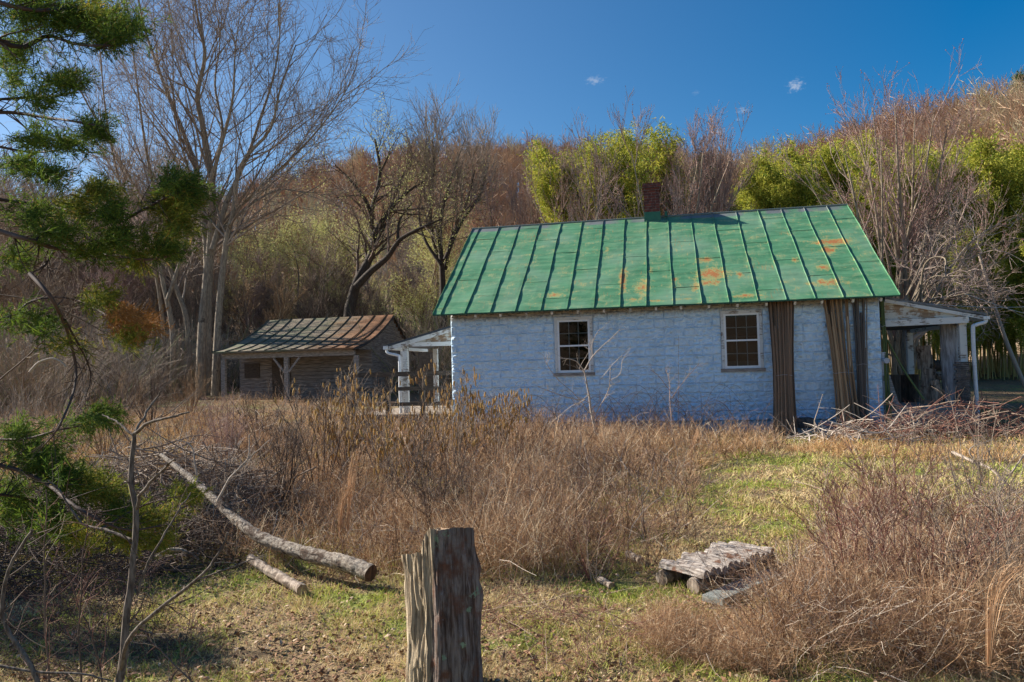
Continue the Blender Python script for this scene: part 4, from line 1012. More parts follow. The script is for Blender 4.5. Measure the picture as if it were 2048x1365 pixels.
# the low spreading limbs of its neighbour, drooping to the right
P0 = []; R0 = []
for i in range(18):
    bx = 1815+random.uniform(-25, 30); by = 640+random.uniform(-25, 30); tx = random.uniform(1880, 2060); ty = random.uniform(430, 620); dy = random.uniform(-1.8, 1.8)
    P0.append([at(bx, by, 20.), at((bx*.6+tx*.4), by+(ty-by)*.62-22, 20+dy*.4), at((bx*.25+tx*.75), by+(ty-by)*.9-14, 20+dy*.8), at(tx, ty+12, 20+dy)]); r = random.uniform(.020, .034); R0.append([r, r*.8, r*.55, .007]); P0[-1] = [p_ if q_ in (0,) else p_+np.array([random.gauss(0, .16), random.gauss(0, .2), random.gauss(0, .16)]) for q_, p_ in enumerate(P0[-1])]
b = at(1815, 745, 20.); b[2] = float(ground(b[0], b[1]))-.05
P0.append([b, at(1812, 700, 20), at(1815, 660, 20), at(1818, 610, 20.)]); R0.append([.13, .12, .11, .08])
split_tree('spreading_tree', 'low tree with long pale arching limbs spreading right above the porch roof', 'tree', b, P0, R0,
           [dict(N=130, L=1.3, t0=.2, ang=.8, trop=(.1, 0, -.1), n=8, rr=.6, rmin=.010, wob=.26), dict(N=520, L=.65, ang=.8, trop=(.05, 0, 0), n=6, rr=.6, rmin=.007, wob=.28), dict(N=1500, L=.4, ang=.6, trop=(0, 0, .2), n=4, rr=.6, rmin=.005)],
           BARK_PALE, m_twig('limb_twigs', (.26, .17, .13), (.52, .41, .34)))

def proto_tree(H, spread, nst, n1, n2, n3, bark, twig, r0=.16, trop=.45, ang=.6, base_r=.5, rmin=.012, t0=.25, lean=.1):
    P0 = []; R0 = []
    for i in range(nst):
        a = random.uniform(0, 2*PI); d = base_r*random.random() if nst > 1 else 0; p = np.array([d*math.cos(a), d*math.sin(a), -.15]); l = spread*random.uniform(.4, 1.) if nst > 1 else lean*H*random.random()
        h = H*random.uniform(.8, 1.); pts = [p]
        for t in (.25, .5, .75, 1.): pts.append(np.array([p[0]+l*math.cos(a)*t**1.3+random.gauss(0, .02*H), p[1]+l*math.sin(a)*t**1.3+random.gauss(0, .02*H), h*t]))
        P0.append(pts); R0.append([r0, r0*.75, r0*.52, r0*.3, .02])
    lv = [dict(N=n1, L=H*.34, t0=t0, ang=ang, trop=(0, 0, trop), n=7, rr=.45, rmin=rmin*1.6, tl=.6), dict(N=n2, L=H*.17, ang=ang, trop=(0, 0, trop*.8), n=5, rr=.5, rmin=rmin*1.15), dict(N=n3, L=H*.075, ang=ang+.05, trop=(0, 0, trop*.6), n=4, rr=.6, rmin=rmin*.8)]
    return P0, R0, lv
# trees right behind the roof
SPOTS = [(1215, 455, 30, 320, 5.2, 'bare pink-budded tree behind the roof left of the chimney'), (1345, 450, 29, 318, 5.2, 'bare pink-budded tree behind the roof just right of the chimney'),
         (1420, 445, 31, 330, 4.0, 'bare orange-tinged tree behind the roof right of the chimney, the rightmost of three'),
         (1035, 470, 36, 370, 3.6, 'slender pale-stemmed bare tree behind the left end of the roof')]
for px, py, Y, ty, wd, lb in SPOTS:
    b = at(px, 735, Y); b[2] = float(ground(b[0], b[1])); H = at(px, ty, Y)[2]-b[2]
    P0, R0, lv = proto_tree(H, wd*.5, 9, 90, 650, 3200, None, None, r0=.09, trop=.6, ang=.42, base_r=.9, rmin=.009, t0=.3)
    P0 = [[q+b for q in s] for s in P0]
    split_tree('budding_tree', lb, 'tree', b, P0, R0, lv, BARK_PALE, TWIG_RED, buds=2200, bud_mat=m_twig('orange_buds', (.30, .12, .06), (.42, .20, .10)) if px != 1035 else None)

# woodland trees, one mesh set per kind, copied
kinds = []
for i in range(7):
    H = (11, 12.5, 9.5, 13, 8.5, 10.5, 7)[i]
    P0, R0, lv = proto_tree(H, 2.4, (1, 2, 1, 1, 3, 2, 5)[i], 40, 300, 1700, None, None, r0=(.15, .12, .11, .17, .09, .10, .05)[i], trop=(.5, .6, .4, .5, .5, .2, .6)[i], rmin=.013)
    t = split_tree('bare_tree', 'bare tree in the tangled woodland edge behind the field', 'tree', (0, 0, 0), P0, R0, lv, (BARK_PALE, BARK_MID, BARK_MID, BARK_DARK, BARK_PALE, BARK_MID, BARK_PALE)[i], (TWIG_GREY, TWIG_GREY, TWIG_DARK, TWIG_GREY, TWIG_GREY, TWIG_RED, TWIG_TAN)[i], group='bare trees of the woodland edge', k0=7)
    kinds.append(t)
used = set()
KLAB = ('tall pale-barked single-trunk bare tree', 'tall twin-stemmed bare tree', 'middling grey bare tree with dark twigs', 'tall dark-barked bare tree', 'three-stemmed pale bare tree', 'two-stemmed bare tree with reddish drooping twigs', 'small many-stemmed tan bare tree')
def put_tree(i, x, y, sc, rz, where):
    o = put_tree_(i, x, y, sc, rz); o['label'] = KLAB[i]+' '+where; o['group'] = 'bare trees '+where; return o
def put_tree_(i, x, y, sc, rz):
    loc = (x, y, float(ground(x, y))-.05)
    if i not in used:
        used.add(i); o = kinds[i]; o.location = loc; o.rotation_euler = (0, 0, rz); o.scale = (sc, sc, sc); return o
    return dup(kinds[i], loc, rz, sc)
def scatter(px0, px1, Ya, Yb, n, ks, s0, s1, where):
    for j in range(n):
        px = px0+(px1-px0)*(j+random.random())/n; Y = random.uniform(Ya, Yb); p = at(px, 740, Y); put_tree(random.choice(ks), p[0], p[1], random.uniform(s0, s1), random.uniform(0, 6.28), where)
scatter(-60, 330, 40, 49, 16, [0, 1, 3, 4, 5], .85, 1.15, 'at the near edge of the left wood')
scatter(-100, 420, 48, 62, 14, [0, 1, 2, 3], .9, 1.2, 'deep in the left wood')
scatter(300, 700, 38, 46, 12, [0, 2, 4, 5, 6], .55, .8, 'just behind the shed')
scatter(480, 900, 44, 60, 14, [0, 1, 2, 4, 5], .55, .8, 'on the slope behind the shed')
scatter(850, 1500, 48, 64, 11, [0, 1, 2, 4, 5, 6], .42, .62, 'on the slope behind the green roof')
scatter(1480, 2150, 50, 68, 16, [0, 1, 2, 3, 4], .7, .95, 'behind the bamboo grove')
# willow-green crowns left of the house roof
P0, R0, lv = proto_tree(10, 2.6, 3, 40, 260, 1000, None, None, r0=.13, trop=.15, rmin=.012)
wl = split_tree('willow_tree', 'pale yellow-green hazy tree left of the roof, behind the dark forked tree', 'tree', (0, 0, 0), P0, R0, lv, BARK_MID, TWIG_TAN, extra=green_haze(16000, .9))
spots = [(845, 43, .92, 'pale yellow-green hazy tree between the dark forked tree and the roof'), (620, 46, 1.02, 'yellow-green hazy tree above the shed roof, left of the dark forked tree'), (735, 50, 1.0, 'yellowish hazy tree directly behind the dark forked tree'), (505, 52, .95, 'faint olive hazy tree between the huge maple and the shed ridge')]
for i, (px, Y, sc, lb) in enumerate(spots):
    p = at(px, 740, Y); loc = (p[0], p[1], float(ground(p[0], p[1])))
    if i == 0: wl.location = loc; wl.scale = (sc,)*3; wl['label'] = lb
    else: dup(wl, loc, i*1.9, sc, lb)
# evergreens poking over the wood
def conifer(H, n):
    tr = Acc(); tr.tubes(np.array([[0, 0, -.2], [0, 0, H*.5], [0, 0, H]]), np.array([H*.018, H*.012, .02]), 7)
    P, R = grow(np.array([[[0, 0, z] for z in np.linspace(0, H, 8)]]), np.array([np.linspace(.2, .03, 8)]), 260, H*.34, t0=.15, t1=.99, ang=1.25, angv=.12, trop=(0, 0, .1), n=5, rr=.2, rmin=.015, tl=.85)
    fo = Acc(); fo.tubes(P, R, 3); j = rng.integers(0, len(P), n); q = rng.integers(1, 5, n); p = P[j, q]+rng.normal(size=(n, 3))*H*.018
    d = norm(rng.normal(size=(n, 3))+np.array([0, 0, .2])); s = H*.022; fo.ribbons(np.stack([p-d*s, p, p+d*s], 1), np.tile([[.01, H*.0045, .004]], (n, 1)))
    return tr, fo
PINE = m_twig('pine_needles', (.03, .06, .02), (.09, .13, .04), trans=.1)
for px, py, Y, H, lb in ((1412, 312, 95, 11, 'dark green pine poking above the bare wood behind the roof'), (2040, 195, 120, 13, 'dark green pine on the ridge at the top right corner'), (2010, 215, 128, 9, 'smaller green pine left of the ridge-top pine'), (960, 520, 70, 7, 'small green conifer deep in the wood left of the roof')):
    d = ray(px, py); p = at(px, py, Y); z = float(ground(p[0], p[1])); H = max(H, p[2]-z)
    r = thing('pine_tree', lb, 'pine', (p[0], p[1], z)); tr, fo = conifer(H, 5200); tr.build('trunk', BARK_DARK, r, smooth=True); fo.build('crown', PINE, r)

# ------------------------------------------------------------------ far woods on the hill (uncountable)
def hill_woods():
    ac = Acc(); base_P = []
    kn = []
    for i in range(5):
        P = walk(np.zeros((1, 3)), np.array([[0, 0, 1.]]), [9.5], 8, wob=.05); R = np.array([np.linspace(.14, .04, 8)])
        a, ar = grow(P, R, 20, 4.2, t0=.3, ang=.6, trop=(0, 0, .6), n=4, rr=.4, rmin=.045, tl=.5)
        b_, br = grow(a, ar, 70, 2.2, t0=.15, ang=.6, trop=(0, 0, .5), n=3, rr=.5, rmin=.032)
        c_, cr = grow(b_, br, 120, 1.1, t0=.2, ang=.6, trop=(0, 0, .4), n=2, rr=.6, rmin=.026)
        kn.append([(P, R), (a, ar), (b_, br), (c_, cr)])
    N = 2100
    az = rng.uniform(-.68, .72, N); u = rng.random(N); rdm = 175-25*sstep((az-.25)/.3)
    r = 62+(rdm+8-62)*u**.85
    x = r*np.sin(az); y = r*np.cos(az); z = ground(x, y)
    rid = 320; az2 = rng.uniform(-.68, .72, rid); r2 = 175-25*sstep((az2-.25)/.3)-rng.uniform(-3, 10, rid)
    x = np.concatenate([x, r2*np.sin(az2)]); y = np.concatenate([y, r2*np.cos(az2)]); z = ground(x, y); N += rid
    kid = rng.integers(0, 5, N); rot = rng.uniform(0, 6.28, N); sc = rng.uniform(.65, 1.1, N); tone = np.clip(vnoise(x/14., y/14., 61)*.75+rng.normal(size=N)*.22+.1, 0, 1)
    for ki in range(5):
        m = np.where(kid == ki)[0]; c, s = np.cos(rot[m]), np.sin(rot[m])
        for P, R in kn[ki]:
            PP = np.empty((len(m),)+P.shape)
            for ax, e in ((0, c[:, None, None]*P[None, ..., 0]-s[:, None, None]*P[None, ..., 1]), (1, s[:, None, None]*P[None, ..., 0]+c[:, None, None]*P[None, ..., 1]), (2, np.broadcast_to(P[None, ..., 2], (len(m),)+P.shape[:2]))):
                PP[..., ax] = e*sc[m][:, None, None]+(x, y, z)[ax][m][:, None, None]
            RR = np.broadcast_to(R[None], (len(m),)+R.shape)*sc[m][:, None, None]
            ac.tubes(PP.reshape(-1, P.shape[1], 3), RR.reshape(-1, R.shape[1]), 3, r=np.repeat(tone[m], P.shape[0]))
    o = ac.build('hillside_woods', HILL_TWIG); tag(o, 'dense bare reddish-brown wood covering the hillside behind everything', 'woods', kind='stuff')
hill_woods()

# ------------------------------------------------------------------ bamboo grove on the right
def bamboo(H, lean, n):
    c = walk(np.zeros((1, 3)), np.array([[lean*.2, 0, 1.]]), [H], 14, trop=(lean, lean*.3, -.25), wob=.02); R = np.array([np.linspace(.035, .008, 14)]); R[:, ::2] *= 1.12
    cu = Acc(); cu.tubes(c, R, 6)
    P, Rr = grow(c, R, 80, 1.35, t0=.22, t1=1., ang=.75, trop=(0, 0, .2), n=4, rr=.3, rmin=.005, tl=.5)
    cu.tubes(P, Rr, 3)
    fo = Acc(); j = rng.integers(0, len(P), n); q = rng.integers(1, 4, n); p = P[j, q]+rng.normal(size=(n, 3))*.10
    d = norm(rng.normal(size=(n, 3))*.8+np.array([0, 0, -.35])); s = .062
    fo.ribbons(np.stack([p, p+d*s, p+d*2*s], 1), np.tile([[.006, .017, .002]], (n, 1)))
    return cu, fo
bks = []
for i in range(5):
    H = 7.6+.5*i; t = thing('bamboo_plant', 'tall yellow-green bamboo in the dense grove behind the right porch', 'bamboo', (0, 0, 0), 0, 'bamboo of the grove on the right')
    cu, fo = bamboo(H, (.25, -.2, .35, -.3, .1)[i], 7000); cu.build('culm', BAM_CULM, t, smooth=True); fo.build('foliage', BAM_LEAF, t); bks.append(t)
bu = set()
def put_bamboo(px, Y, sc, i, young=False):
    p = at(px, 740, Y); loc = (p[0], p[1], float(ground(p[0], p[1])))
    if i not in bu: bu.add(i); o = bks[i]; o.location = loc; o.rotation_euler = (0, 0, random.uniform(0, 6)); o.scale = (sc,)*3
    else: o = dup(bks[i], loc, random.uniform(0, 6.28), sc)
    zone = 'left end of the grove, right above the roof' if px < 1700 else 'middle of the grove, behind the bushy bare tree' if px < 1900 else 'right end of the grove, beyond the porch'
    if young: o['label'] = 'short young bamboo in the dark low front of the grove right of the porch'; o['group'] = 'low young bamboo'; return
    o['label'] = ('front' if Y < 34 else 'back' if Y > 38 else 'inner')+' yellow-green bamboo at the '+zone; o['group'] = 'bamboo at the '+zone.split(',')[0]
top_px = [1520, 1560, 1640, 1700, 1780, 1850, 1900, 1950, 2048, 2200]; top_py = [435, 400, 350, 338, 362, 350, 365, 345, 355, 350]
for j in range(230):
    px = 1545+(2230-1545)*(j+random.random())/230; Y = random.choice((30.5, 32, 33, 34.5, 36, 38, 40, 42))+random.random(); i = random.randrange(5)
    H = 7.6+.5*i; p = at(px, np.interp(px, top_px, top_py)+random.uniform(-8, 45), Y); z = float(ground(p[0], p[1])); put_bamboo(px, Y, (p[2]-z)/(H*.93), i)
for j in range(64):      # young low growth along the front of the grove
    px = 1880+(2260-1880)*(j+random.random())/64; put_bamboo(px, random.uniform(28.5, 31), random.uniform(.38, .72), random.randrange(5), True)
for j in range(30):
    px = random.uniform(1160, 1285); i = random.randrange(5); Y = random.uniform(31, 35); p = at(px, random.uniform(320, 370) if px < 1250 else random.uniform(350, 400), Y)
    t0_ = len(COL.objects); o_ = dup(bks[i], (p[0], p[1], float(ground(p[0], p[1]))), random.uniform(0, 6), (p[2]-float(ground(p[0], p[1])))/((7.6+.5*i)*.93), 'tall yellow-green bamboo behind the roof left of the chimney'); o_['group'] = 'bamboo behind the roof'

# ------------------------------------------------------------------ cedar entering from the left
def cedar():
    Yc_ = 4.2; b = at(-170, 1000, Yc_); b[2] = float(ground(b[0], b[1]))
    root = thing('cedar_tree', 'dark green cedar reaching in from the left edge with drooping sprays', 'cedar', b)
    tr = Acc(); tp = at(-230, -500, Yc_); T = spline([b, b*.6+tp*.4+np.array([.06, 0, 0]), tp], 20); tr.tubes(T-b, np.linspace(.14, .05, 20), 12); tr.build('trunk', m_bark('cedar_bark', (.07, .04, .03), (.2, .13, .1)), root, smooth=True)
    LIMB = m_twig('cedar_limbs', (.05, .033, .028), (.11, .07, .055))
    limbs = [([(-180, 60), (-40, 70), (40, 95), (95, 72), (150, 88), (215, 92), (255, 85)], .017, 3.9), ([(-180, -30), (-60, -10), (60, 20), (150, 20), (240, 60)], .016, 4.0),
             ([(-190, 180), (-60, 200), (60, 195), (130, 190), (165, 175)], .012, 4.3), ([(-190, 240), (0, 225), (90, 235), (160, 245), (215, 255)], .013, 4.1),
             ([(-190, 300), (-40, 290), (60, 305), (120, 300)], .012, 4.4), ([(-190, 400), (0, 463), (60, 480), (115, 498), (200, 508), (300, 520), (372, 500)], .016, 4.0),
             ([(110, 500), (90, 530), (62, 548)], .008, 4.0), ([(250, 440), (300, 412), (340, 392), (385, 372)], .009, 3.9), ([(-180, 340), (-20, 395), (80, 410), (180, 430), (250, 440)], .012, 4.2),
             ([(-170, 640), (0, 640), (70, 600), (150, 600), (230, 640), (285, 660)], .010, 4.4), ([(60, 548), (105, 600), (140, 680), (152, 760), (120, 850), (80, 900)], .011, 3.8), ([(130, 640), (180, 740), (170, 800)], .006, 3.9),
             ([(-180, 960), (-20, 930), (80, 960), (160, 1020), (250, 1060), (330, 1050)], .013, 3.6), ([(-180, 1000), (0, 990), (90, 1010), (150, 1040)], .012, 3.9), ([(-160, 860), (20, 880), (120, 860), (200, 845)], .009, 4.2), ([(200, 1060), (290, 1010), (370, 990)], .007, 3.5)]
    for s, r, Y in limbs:
        P = spline([at(a, c, Y+.25*math.sin(i*1.7+r*900)) for i, (a, c) in enumerate(s)], 18)
        l = Acc(); R = np.linspace(r, r*.3, 18); l.tubes(P-b, R, 6)
        tw, twr = grow((P-b)[None], R[None], 26, .22, t0=.2, ang=.8, trop=(0, 0, -.15), n=5, rr=.4, rmin=.0014, tl=.3); l.tubes(tw, twr, 3); l.build('branch', LIMB, root, smooth=True)
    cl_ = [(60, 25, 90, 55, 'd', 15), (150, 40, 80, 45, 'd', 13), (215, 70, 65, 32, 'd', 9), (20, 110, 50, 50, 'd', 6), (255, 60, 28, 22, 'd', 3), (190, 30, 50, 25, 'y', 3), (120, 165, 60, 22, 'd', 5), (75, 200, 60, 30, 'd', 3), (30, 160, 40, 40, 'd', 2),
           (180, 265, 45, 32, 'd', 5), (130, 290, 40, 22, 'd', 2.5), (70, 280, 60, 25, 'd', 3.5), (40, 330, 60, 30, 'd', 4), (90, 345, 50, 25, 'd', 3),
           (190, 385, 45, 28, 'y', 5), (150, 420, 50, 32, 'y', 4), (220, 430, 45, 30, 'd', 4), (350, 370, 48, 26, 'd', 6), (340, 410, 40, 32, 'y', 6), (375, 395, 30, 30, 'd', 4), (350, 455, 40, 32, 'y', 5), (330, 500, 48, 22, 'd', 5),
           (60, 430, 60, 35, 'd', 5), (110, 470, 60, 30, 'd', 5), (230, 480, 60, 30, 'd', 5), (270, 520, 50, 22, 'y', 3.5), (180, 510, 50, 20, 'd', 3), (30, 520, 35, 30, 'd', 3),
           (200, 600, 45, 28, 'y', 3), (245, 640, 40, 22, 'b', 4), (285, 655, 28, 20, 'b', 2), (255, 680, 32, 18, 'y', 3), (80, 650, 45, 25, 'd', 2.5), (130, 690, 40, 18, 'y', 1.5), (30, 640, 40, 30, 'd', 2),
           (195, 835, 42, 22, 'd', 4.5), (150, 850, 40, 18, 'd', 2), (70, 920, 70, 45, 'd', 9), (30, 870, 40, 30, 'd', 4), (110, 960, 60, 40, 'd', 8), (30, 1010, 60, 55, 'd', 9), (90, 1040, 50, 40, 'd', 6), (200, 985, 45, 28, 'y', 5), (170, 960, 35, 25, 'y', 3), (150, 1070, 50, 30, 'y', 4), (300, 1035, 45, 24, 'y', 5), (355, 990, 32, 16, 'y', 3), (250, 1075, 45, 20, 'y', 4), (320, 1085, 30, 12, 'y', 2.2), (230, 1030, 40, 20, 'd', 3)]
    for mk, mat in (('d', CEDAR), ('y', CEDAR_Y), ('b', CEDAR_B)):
        fo = Acc()
        for px, py, rx, ry, t, dn in cl_:
            if t != mk: continue
            n = int(dn*16); a = rng.uniform(0, 6.28, n); r = np.abs(rng.normal(size=n))*.62
            Y = 4.05+rng.normal(size=n)*.14+.2*math.sin(px*.05)
            cen = np.array([at(px+rx*rr*math.cos(aa), py+ry*rr*math.sin(aa), yy) for aa, rr, yy in zip(a, r, Y)])-b
            d = norm(rng.normal(size=(n, 3))*.6+np.array([.75, -.05, -.08]))
            S_ = walk(cen-d*.05, d, rng.uniform(.08, .15, n), 5, (0, 0, .15), .1)
            fo.tubes(S_, np.tile(np.linspace(.0016, .0008, 5), (n, 1)), 3, r=np.full(n, .1))
            P, R = grow(S_, np.full((n, 5), .001), n*9, .065, t0=.1, ang=.6, angv=.15, trop=(0, 0, .05), n=3, rr=1, rmin=.0012, tl=.35)
            P2, R2 = grow(P, R, n*38, .022, t0=.1, ang=.55, angv=.15, trop=(0, 0, .05), n=3, rr=1, rmin=.001, tl=.3)
            W2 = np.tile([[.0008, .0016, .0004]], (len(P2), 1)); W1 = np.tile([[.0011, .0017, .0007]], (len(P), 1))
            fo.ribbons(P, W1); fo.ribbons(P2, W2)
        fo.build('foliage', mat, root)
cedar()

# ------------------------------------------------------------------ foreground sapling and stems
def stem_thing(name, label, cat, paths, mat, twig=None, side=0, sl=.25, Ymain=3., k=7, trop=(0, 0, .3), rmin=.0014, group=None, base=None, ang=.7, n2=0):
    P0 = []; R0 = []
    for s, r, Y in paths:
        ys = Y if isinstance(Y, (list, tuple)) else [Y]*len(s)
        P0.append(spline([at(a, c, y) for (a, c), y in zip(s, ys)], 20)); R0.append(np.linspace(r, r*.45, 20))
    P0 = np.stack(P0); R0 = np.stack(R0); b = P0[0, 0].copy() if base is None else np.array(base, float)
    root = thing(name, label, cat, b, 0, group)
    a = Acc(); wv = (vnoise(np.arange(20)[None]*.8+np.arange(len(P0))[:, None]*7., np.zeros((len(P0), 20)), 71)-.5)*.012; P0[:, 1:-1, 0] += wv[:, 1:-1]
    a.tubes(P0-b, R0, k, cap=True); a.build('stem', mat, root, smooth=True)
    if side and side <= 16 and not n2:
        P, R = grow(P0-b, R0, side, sl, t0=.15, ang=ang, angv=.25, trop=trop, n=6, rr=.4, rmin=rmin)
        for q in range(side): t = Acc(); t.tubes(P[q:q+1], R[q:q+1], 4, cap=True); t.build('twig', twig or mat, root, smooth=True)
    elif side:
        t = Acc(); P, R = grow(P0-b, R0, side, sl, t0=.15, ang=ang, angv=.25, trop=trop, n=6, rr=.4, rmin=rmin); t.tubes(P, R, 4)
        if n2: P, R = grow(P, R, n2, sl*.4, t0=.2, ang=ang, trop=trop, n=4, rr=.6, rmin=rmin*.7); t.tubes(P, R, 3)
        t.build('twigs', twig or mat, root, smooth=True)
    return root
SAP = m_bark('sapling_bark', (.075, .052, .038), (.21, .17, .135), sc=(30, 30, 6), bs=.3)
stem_thing('sapling', 'slim bare sapling with forked stem standing in the left foreground', 'sapling',
    [([(232, 1400), (245, 1330), (252, 1250), (262, 1180), (266, 1100), (272, 1020), (262, 960), (264, 900), (268, 868)], .017, 3.), ([(268, 868), (300, 845), (340, 835), (378, 825)], .0075, [3, 2.95, 2.9, 2.9]), ([(268, 868), (290, 830), (312, 800), (322, 782)], .006, [3, 3.05, 3.1, 3.1]),
     ([(266, 870), (235, 845), (205, 830)], .0055, [3, 3.05, 3.1]), ([(272, 1020), (285, 985), (325, 940), (350, 918)], .008, [3, 2.95, 2.9, 2.85]), ([(240, 1345), (262, 1270), (330, 1210), (400, 1155), (430, 1120), (455, 1065)], .009, [3, 2.9, 2.85, 2.8, 2.8, 2.8]),
     ([(275, 1190), (300, 1120), (350, 1030), (382, 985)], .0055, [3, 3, 3.05, 3.1]), ([(400, 1158), (460, 1135), (530, 1110)], .004, [2.8, 2.8, 2.8]), ([(262, 1080), (210, 1060), (160, 1045), (120, 985), (95, 960)], .0065, [3, 3.05, 3.1, 3.1, 3.1])],
    SAP, TWIG_DARK, 26, .22, n2=30)
stem_thing('briar', 'grey bare stem curving up at the lower left corner', 'stem', [([(90, 1400), (60, 1330), (20, 1265), (2, 1220), (15, 1150), (50, 1080), (65, 1060)], .010, 2.8), ([(-20, 1330), (80, 1345), (160, 1348), (225, 1362)], .006, 2.8)], SAP, TWIG_DARK, 14, .25)
stem_thing('curved_branch', 'pale hooked dead branch under the cedar at the left', 'branch', [([(60, 745), (75, 728), (100, 718), (118, 722), (130, 734)], .010, 5.)], TWIG_PALE)
stem_thing('cut_branch', 'thick pale cut branch arching out of the shaded brush pile', 'branch', [([(315, 1115), (335, 1102), (358, 1100), (380, 1108), (397, 1120)], .019, 5.6)], BIRCH)
stem_thing('forked_branch', 'pale bare branch rising from the fallen trunk', 'branch', [([(435, 1003), (455, 965), (470, 945), (495, 920), (498, 870)], .012, 7.5), ([(470, 945), (500, 915), (540, 880)], .009, 7.5), ], TWIG_PALE, TWIG_GREY, 12, .3)
stem_thing('hooked_branch', 'thin pale branch hooking up from the upper part of the fallen trunk', 'branch', [([(395, 965), (390, 925), (380, 890), (350, 880)], .010, 7.8)], TWIG_PALE)
for i, (s, lb) in enumerate(((([(100, 1400), (95, 1300), (88, 1180), (90, 1080), (92, 980)]), 'dark upright cane furthest left in the foreground, under the cedar'), (([(165, 1400), (160, 1300), (160, 1200), (168, 1100), (175, 1050)]), 'dark upright cane between the corner stem and the sapling'), (([(210, 1400), (190, 1290), (160, 1220), (140, 1160)]), 'dark cane leaning left beside the foot of the sapling'), (([(420, 1400), (350, 1330), (300, 1280), (285, 1240)]), 'dark arching cane right of the foot of the sapling'), (([(330, 1400), (350, 1350), (400, 1290), (445, 1265)]), 'short cane rising to the right near the bottom edge'))):
    stem_thing('briar_cane', lb, 'cane', [(s, .0042, 2.9+.15*i)], TWIG_DARK, BRAMBLE, 16, .2, n2=20)
for i, (s, r, lb) in enumerate((([(152, 760), (200, 690), (260, 640)], .004, 'thin twig crossing under the cedar toward the brown spray'), ([(0, 590), (60, 600), (120, 620), (200, 660), (280, 720)], .005, 'long thin dark twig drooping through the cedar'), ([(0, 760), (80, 690), (140, 620), (170, 560)], .005, 'thin rising twig among the lower cedar sprays'), ([(50, 1000), (100, 900), (140, 850), (230, 800)], .004, 'thin bare twig above the lowest cedar foliage'))):
    stem_thing('hanging_vine', lb, 'twig', [(s, r, 4.5)], TWIG_DARK, TWIG_GREY, 30, .3, ang=.8, trop=(0, 0, -.1), n2=50)

# ------------------------------------------------------------------ brush piles, brambles, catkin shrubs
def stick_heap(name, label, cat, cen, rx, ry, h, n, mat, L=(.5, 1.4), r=(.003, .012), flat=.35, kind='stuff', dirb=None):
    c = np.array(cen); a = rng.uniform(0, 6.28, n); q = np.sqrt(rng.random(n)); x = c[0]+rx*q*np.cos(a); y = c[1]+ry*q*np.sin(a)
    z = ground(x, y)+h*(1-q**2)*rng.random(n)**.8
    d = rng.normal(size=(n, 3)); d[:, 2] *= flat
    if dirb is not None: d += np.array(dirb)
    d = norm(d); ln = rng.uniform(*L, n); p = np.stack([x, y, z], -1)-d*ln[:, None]*.4
    P = walk(p, d, ln, 6, (0, 0, -.1), .14); R = rng.uniform(*r, n)[:, None]**1*np.linspace(1, .4, 6)[None]
    g_ = ground(P[..., 0], P[..., 1]); P[..., 2] = np.maximum(P[..., 2], g_+.01)
    ac = Acc(); ac.tubes(P, R, 4); P2, R2 = grow(P, R, n*3, .3, ang=.7, trop=(0, 0, 0), n=4, rr=.5, rmin=.0015); ac.tubes(P2, R2, 3)
    o = ac.build(name, mat, smooth=True); return tag(o, label, cat, kind=kind)
stick_heap('brush_pile', 'big tangled heap of grey dead branches behind the foreground sapling', 'brush pile', gh(330, 1075)+np.array([-.3, .6, 0]), 1.8, 1.0, .95, 1500, TWIG_GREY, L=(.4, 1.3), r=(.003, .011))
stick_heap('brush_pile', 'low dark brush heap at the far left under the cedar sprays', 'brush pile', gh(130, 1160)+np.array([-.2, .4, 0]), 1.7, 1.0, .75, 1300, TWIG_DARK, L=(.4, 1.1), r=(.002, .008))
stick_heap('brush_pile', 'tangle of reddish bramble canes heaped in front of the right porch', 'brush pile', h2w((1.0, -1.25, 0)), 2.6, .8, .7, 520, BRAMBLE, L=(.5, 1.4), r=(.004, .009), flat=.45)
stick_heap('brush_pile', 'pile of pale broken branches in front of the tan and grey pole bundles', 'brush pile', h2w((-.6, -1.7, 0)), 1.5, .5, .55, 90, TWIG_PALE, L=(.5, 1.5), r=(.006, .014), flat=.5)
stick_heap('brush_pile', 'low dark mound of cut brush in the grass before the shed', 'brush pile', gh(515, 885), 1.2, .6, .35, 350, TWIG_DARK, L=(.3, .9), r=(.004, .01))
WB = [((1664, 846), (1760, 866), (1812, 812), 'long pale branch pointing up right at the top of the porch brush'), ((1645, 862), (1650, 895), (1656, 930), 'short pale upright stick left of the porch brush'), ((1650, 868), (1668, 885), (1690, 900), 'pale stick sloping right beside the short upright one'), ((1692, 870), (1712, 885), (1750, 920), 'pale forked stick in the middle of the porch brush'), ((1690, 872), (1760, 880), (1830, 866), 'pale horizontal stick across the porch brush'), ((1655, 880), (1672, 862), (1672, 888), 'pale bent stick like a tent at the left of the brush'), ((1715, 860), (1735, 900), (1748, 935), 'pale stick leaning down in front of the brush'), ((1760, 850), (1800, 880), (1850, 872), 'pale stick near the centre right of the brush'), ((1780, 900), (1840, 880), (1900, 885), 'pale low stick at the right of the brush'), ((1700, 930), (1712, 890), (1725, 858), 'pale rising stick in the front of the brush')]
for a, m_, c, lb in WB:
    stem_thing('pale_branch', lb, 'branch', [([a, m_, c], .019, [13.5, 13.4, 13.5])], TWIG_PALE, TWIG_PALE, 5, .3)

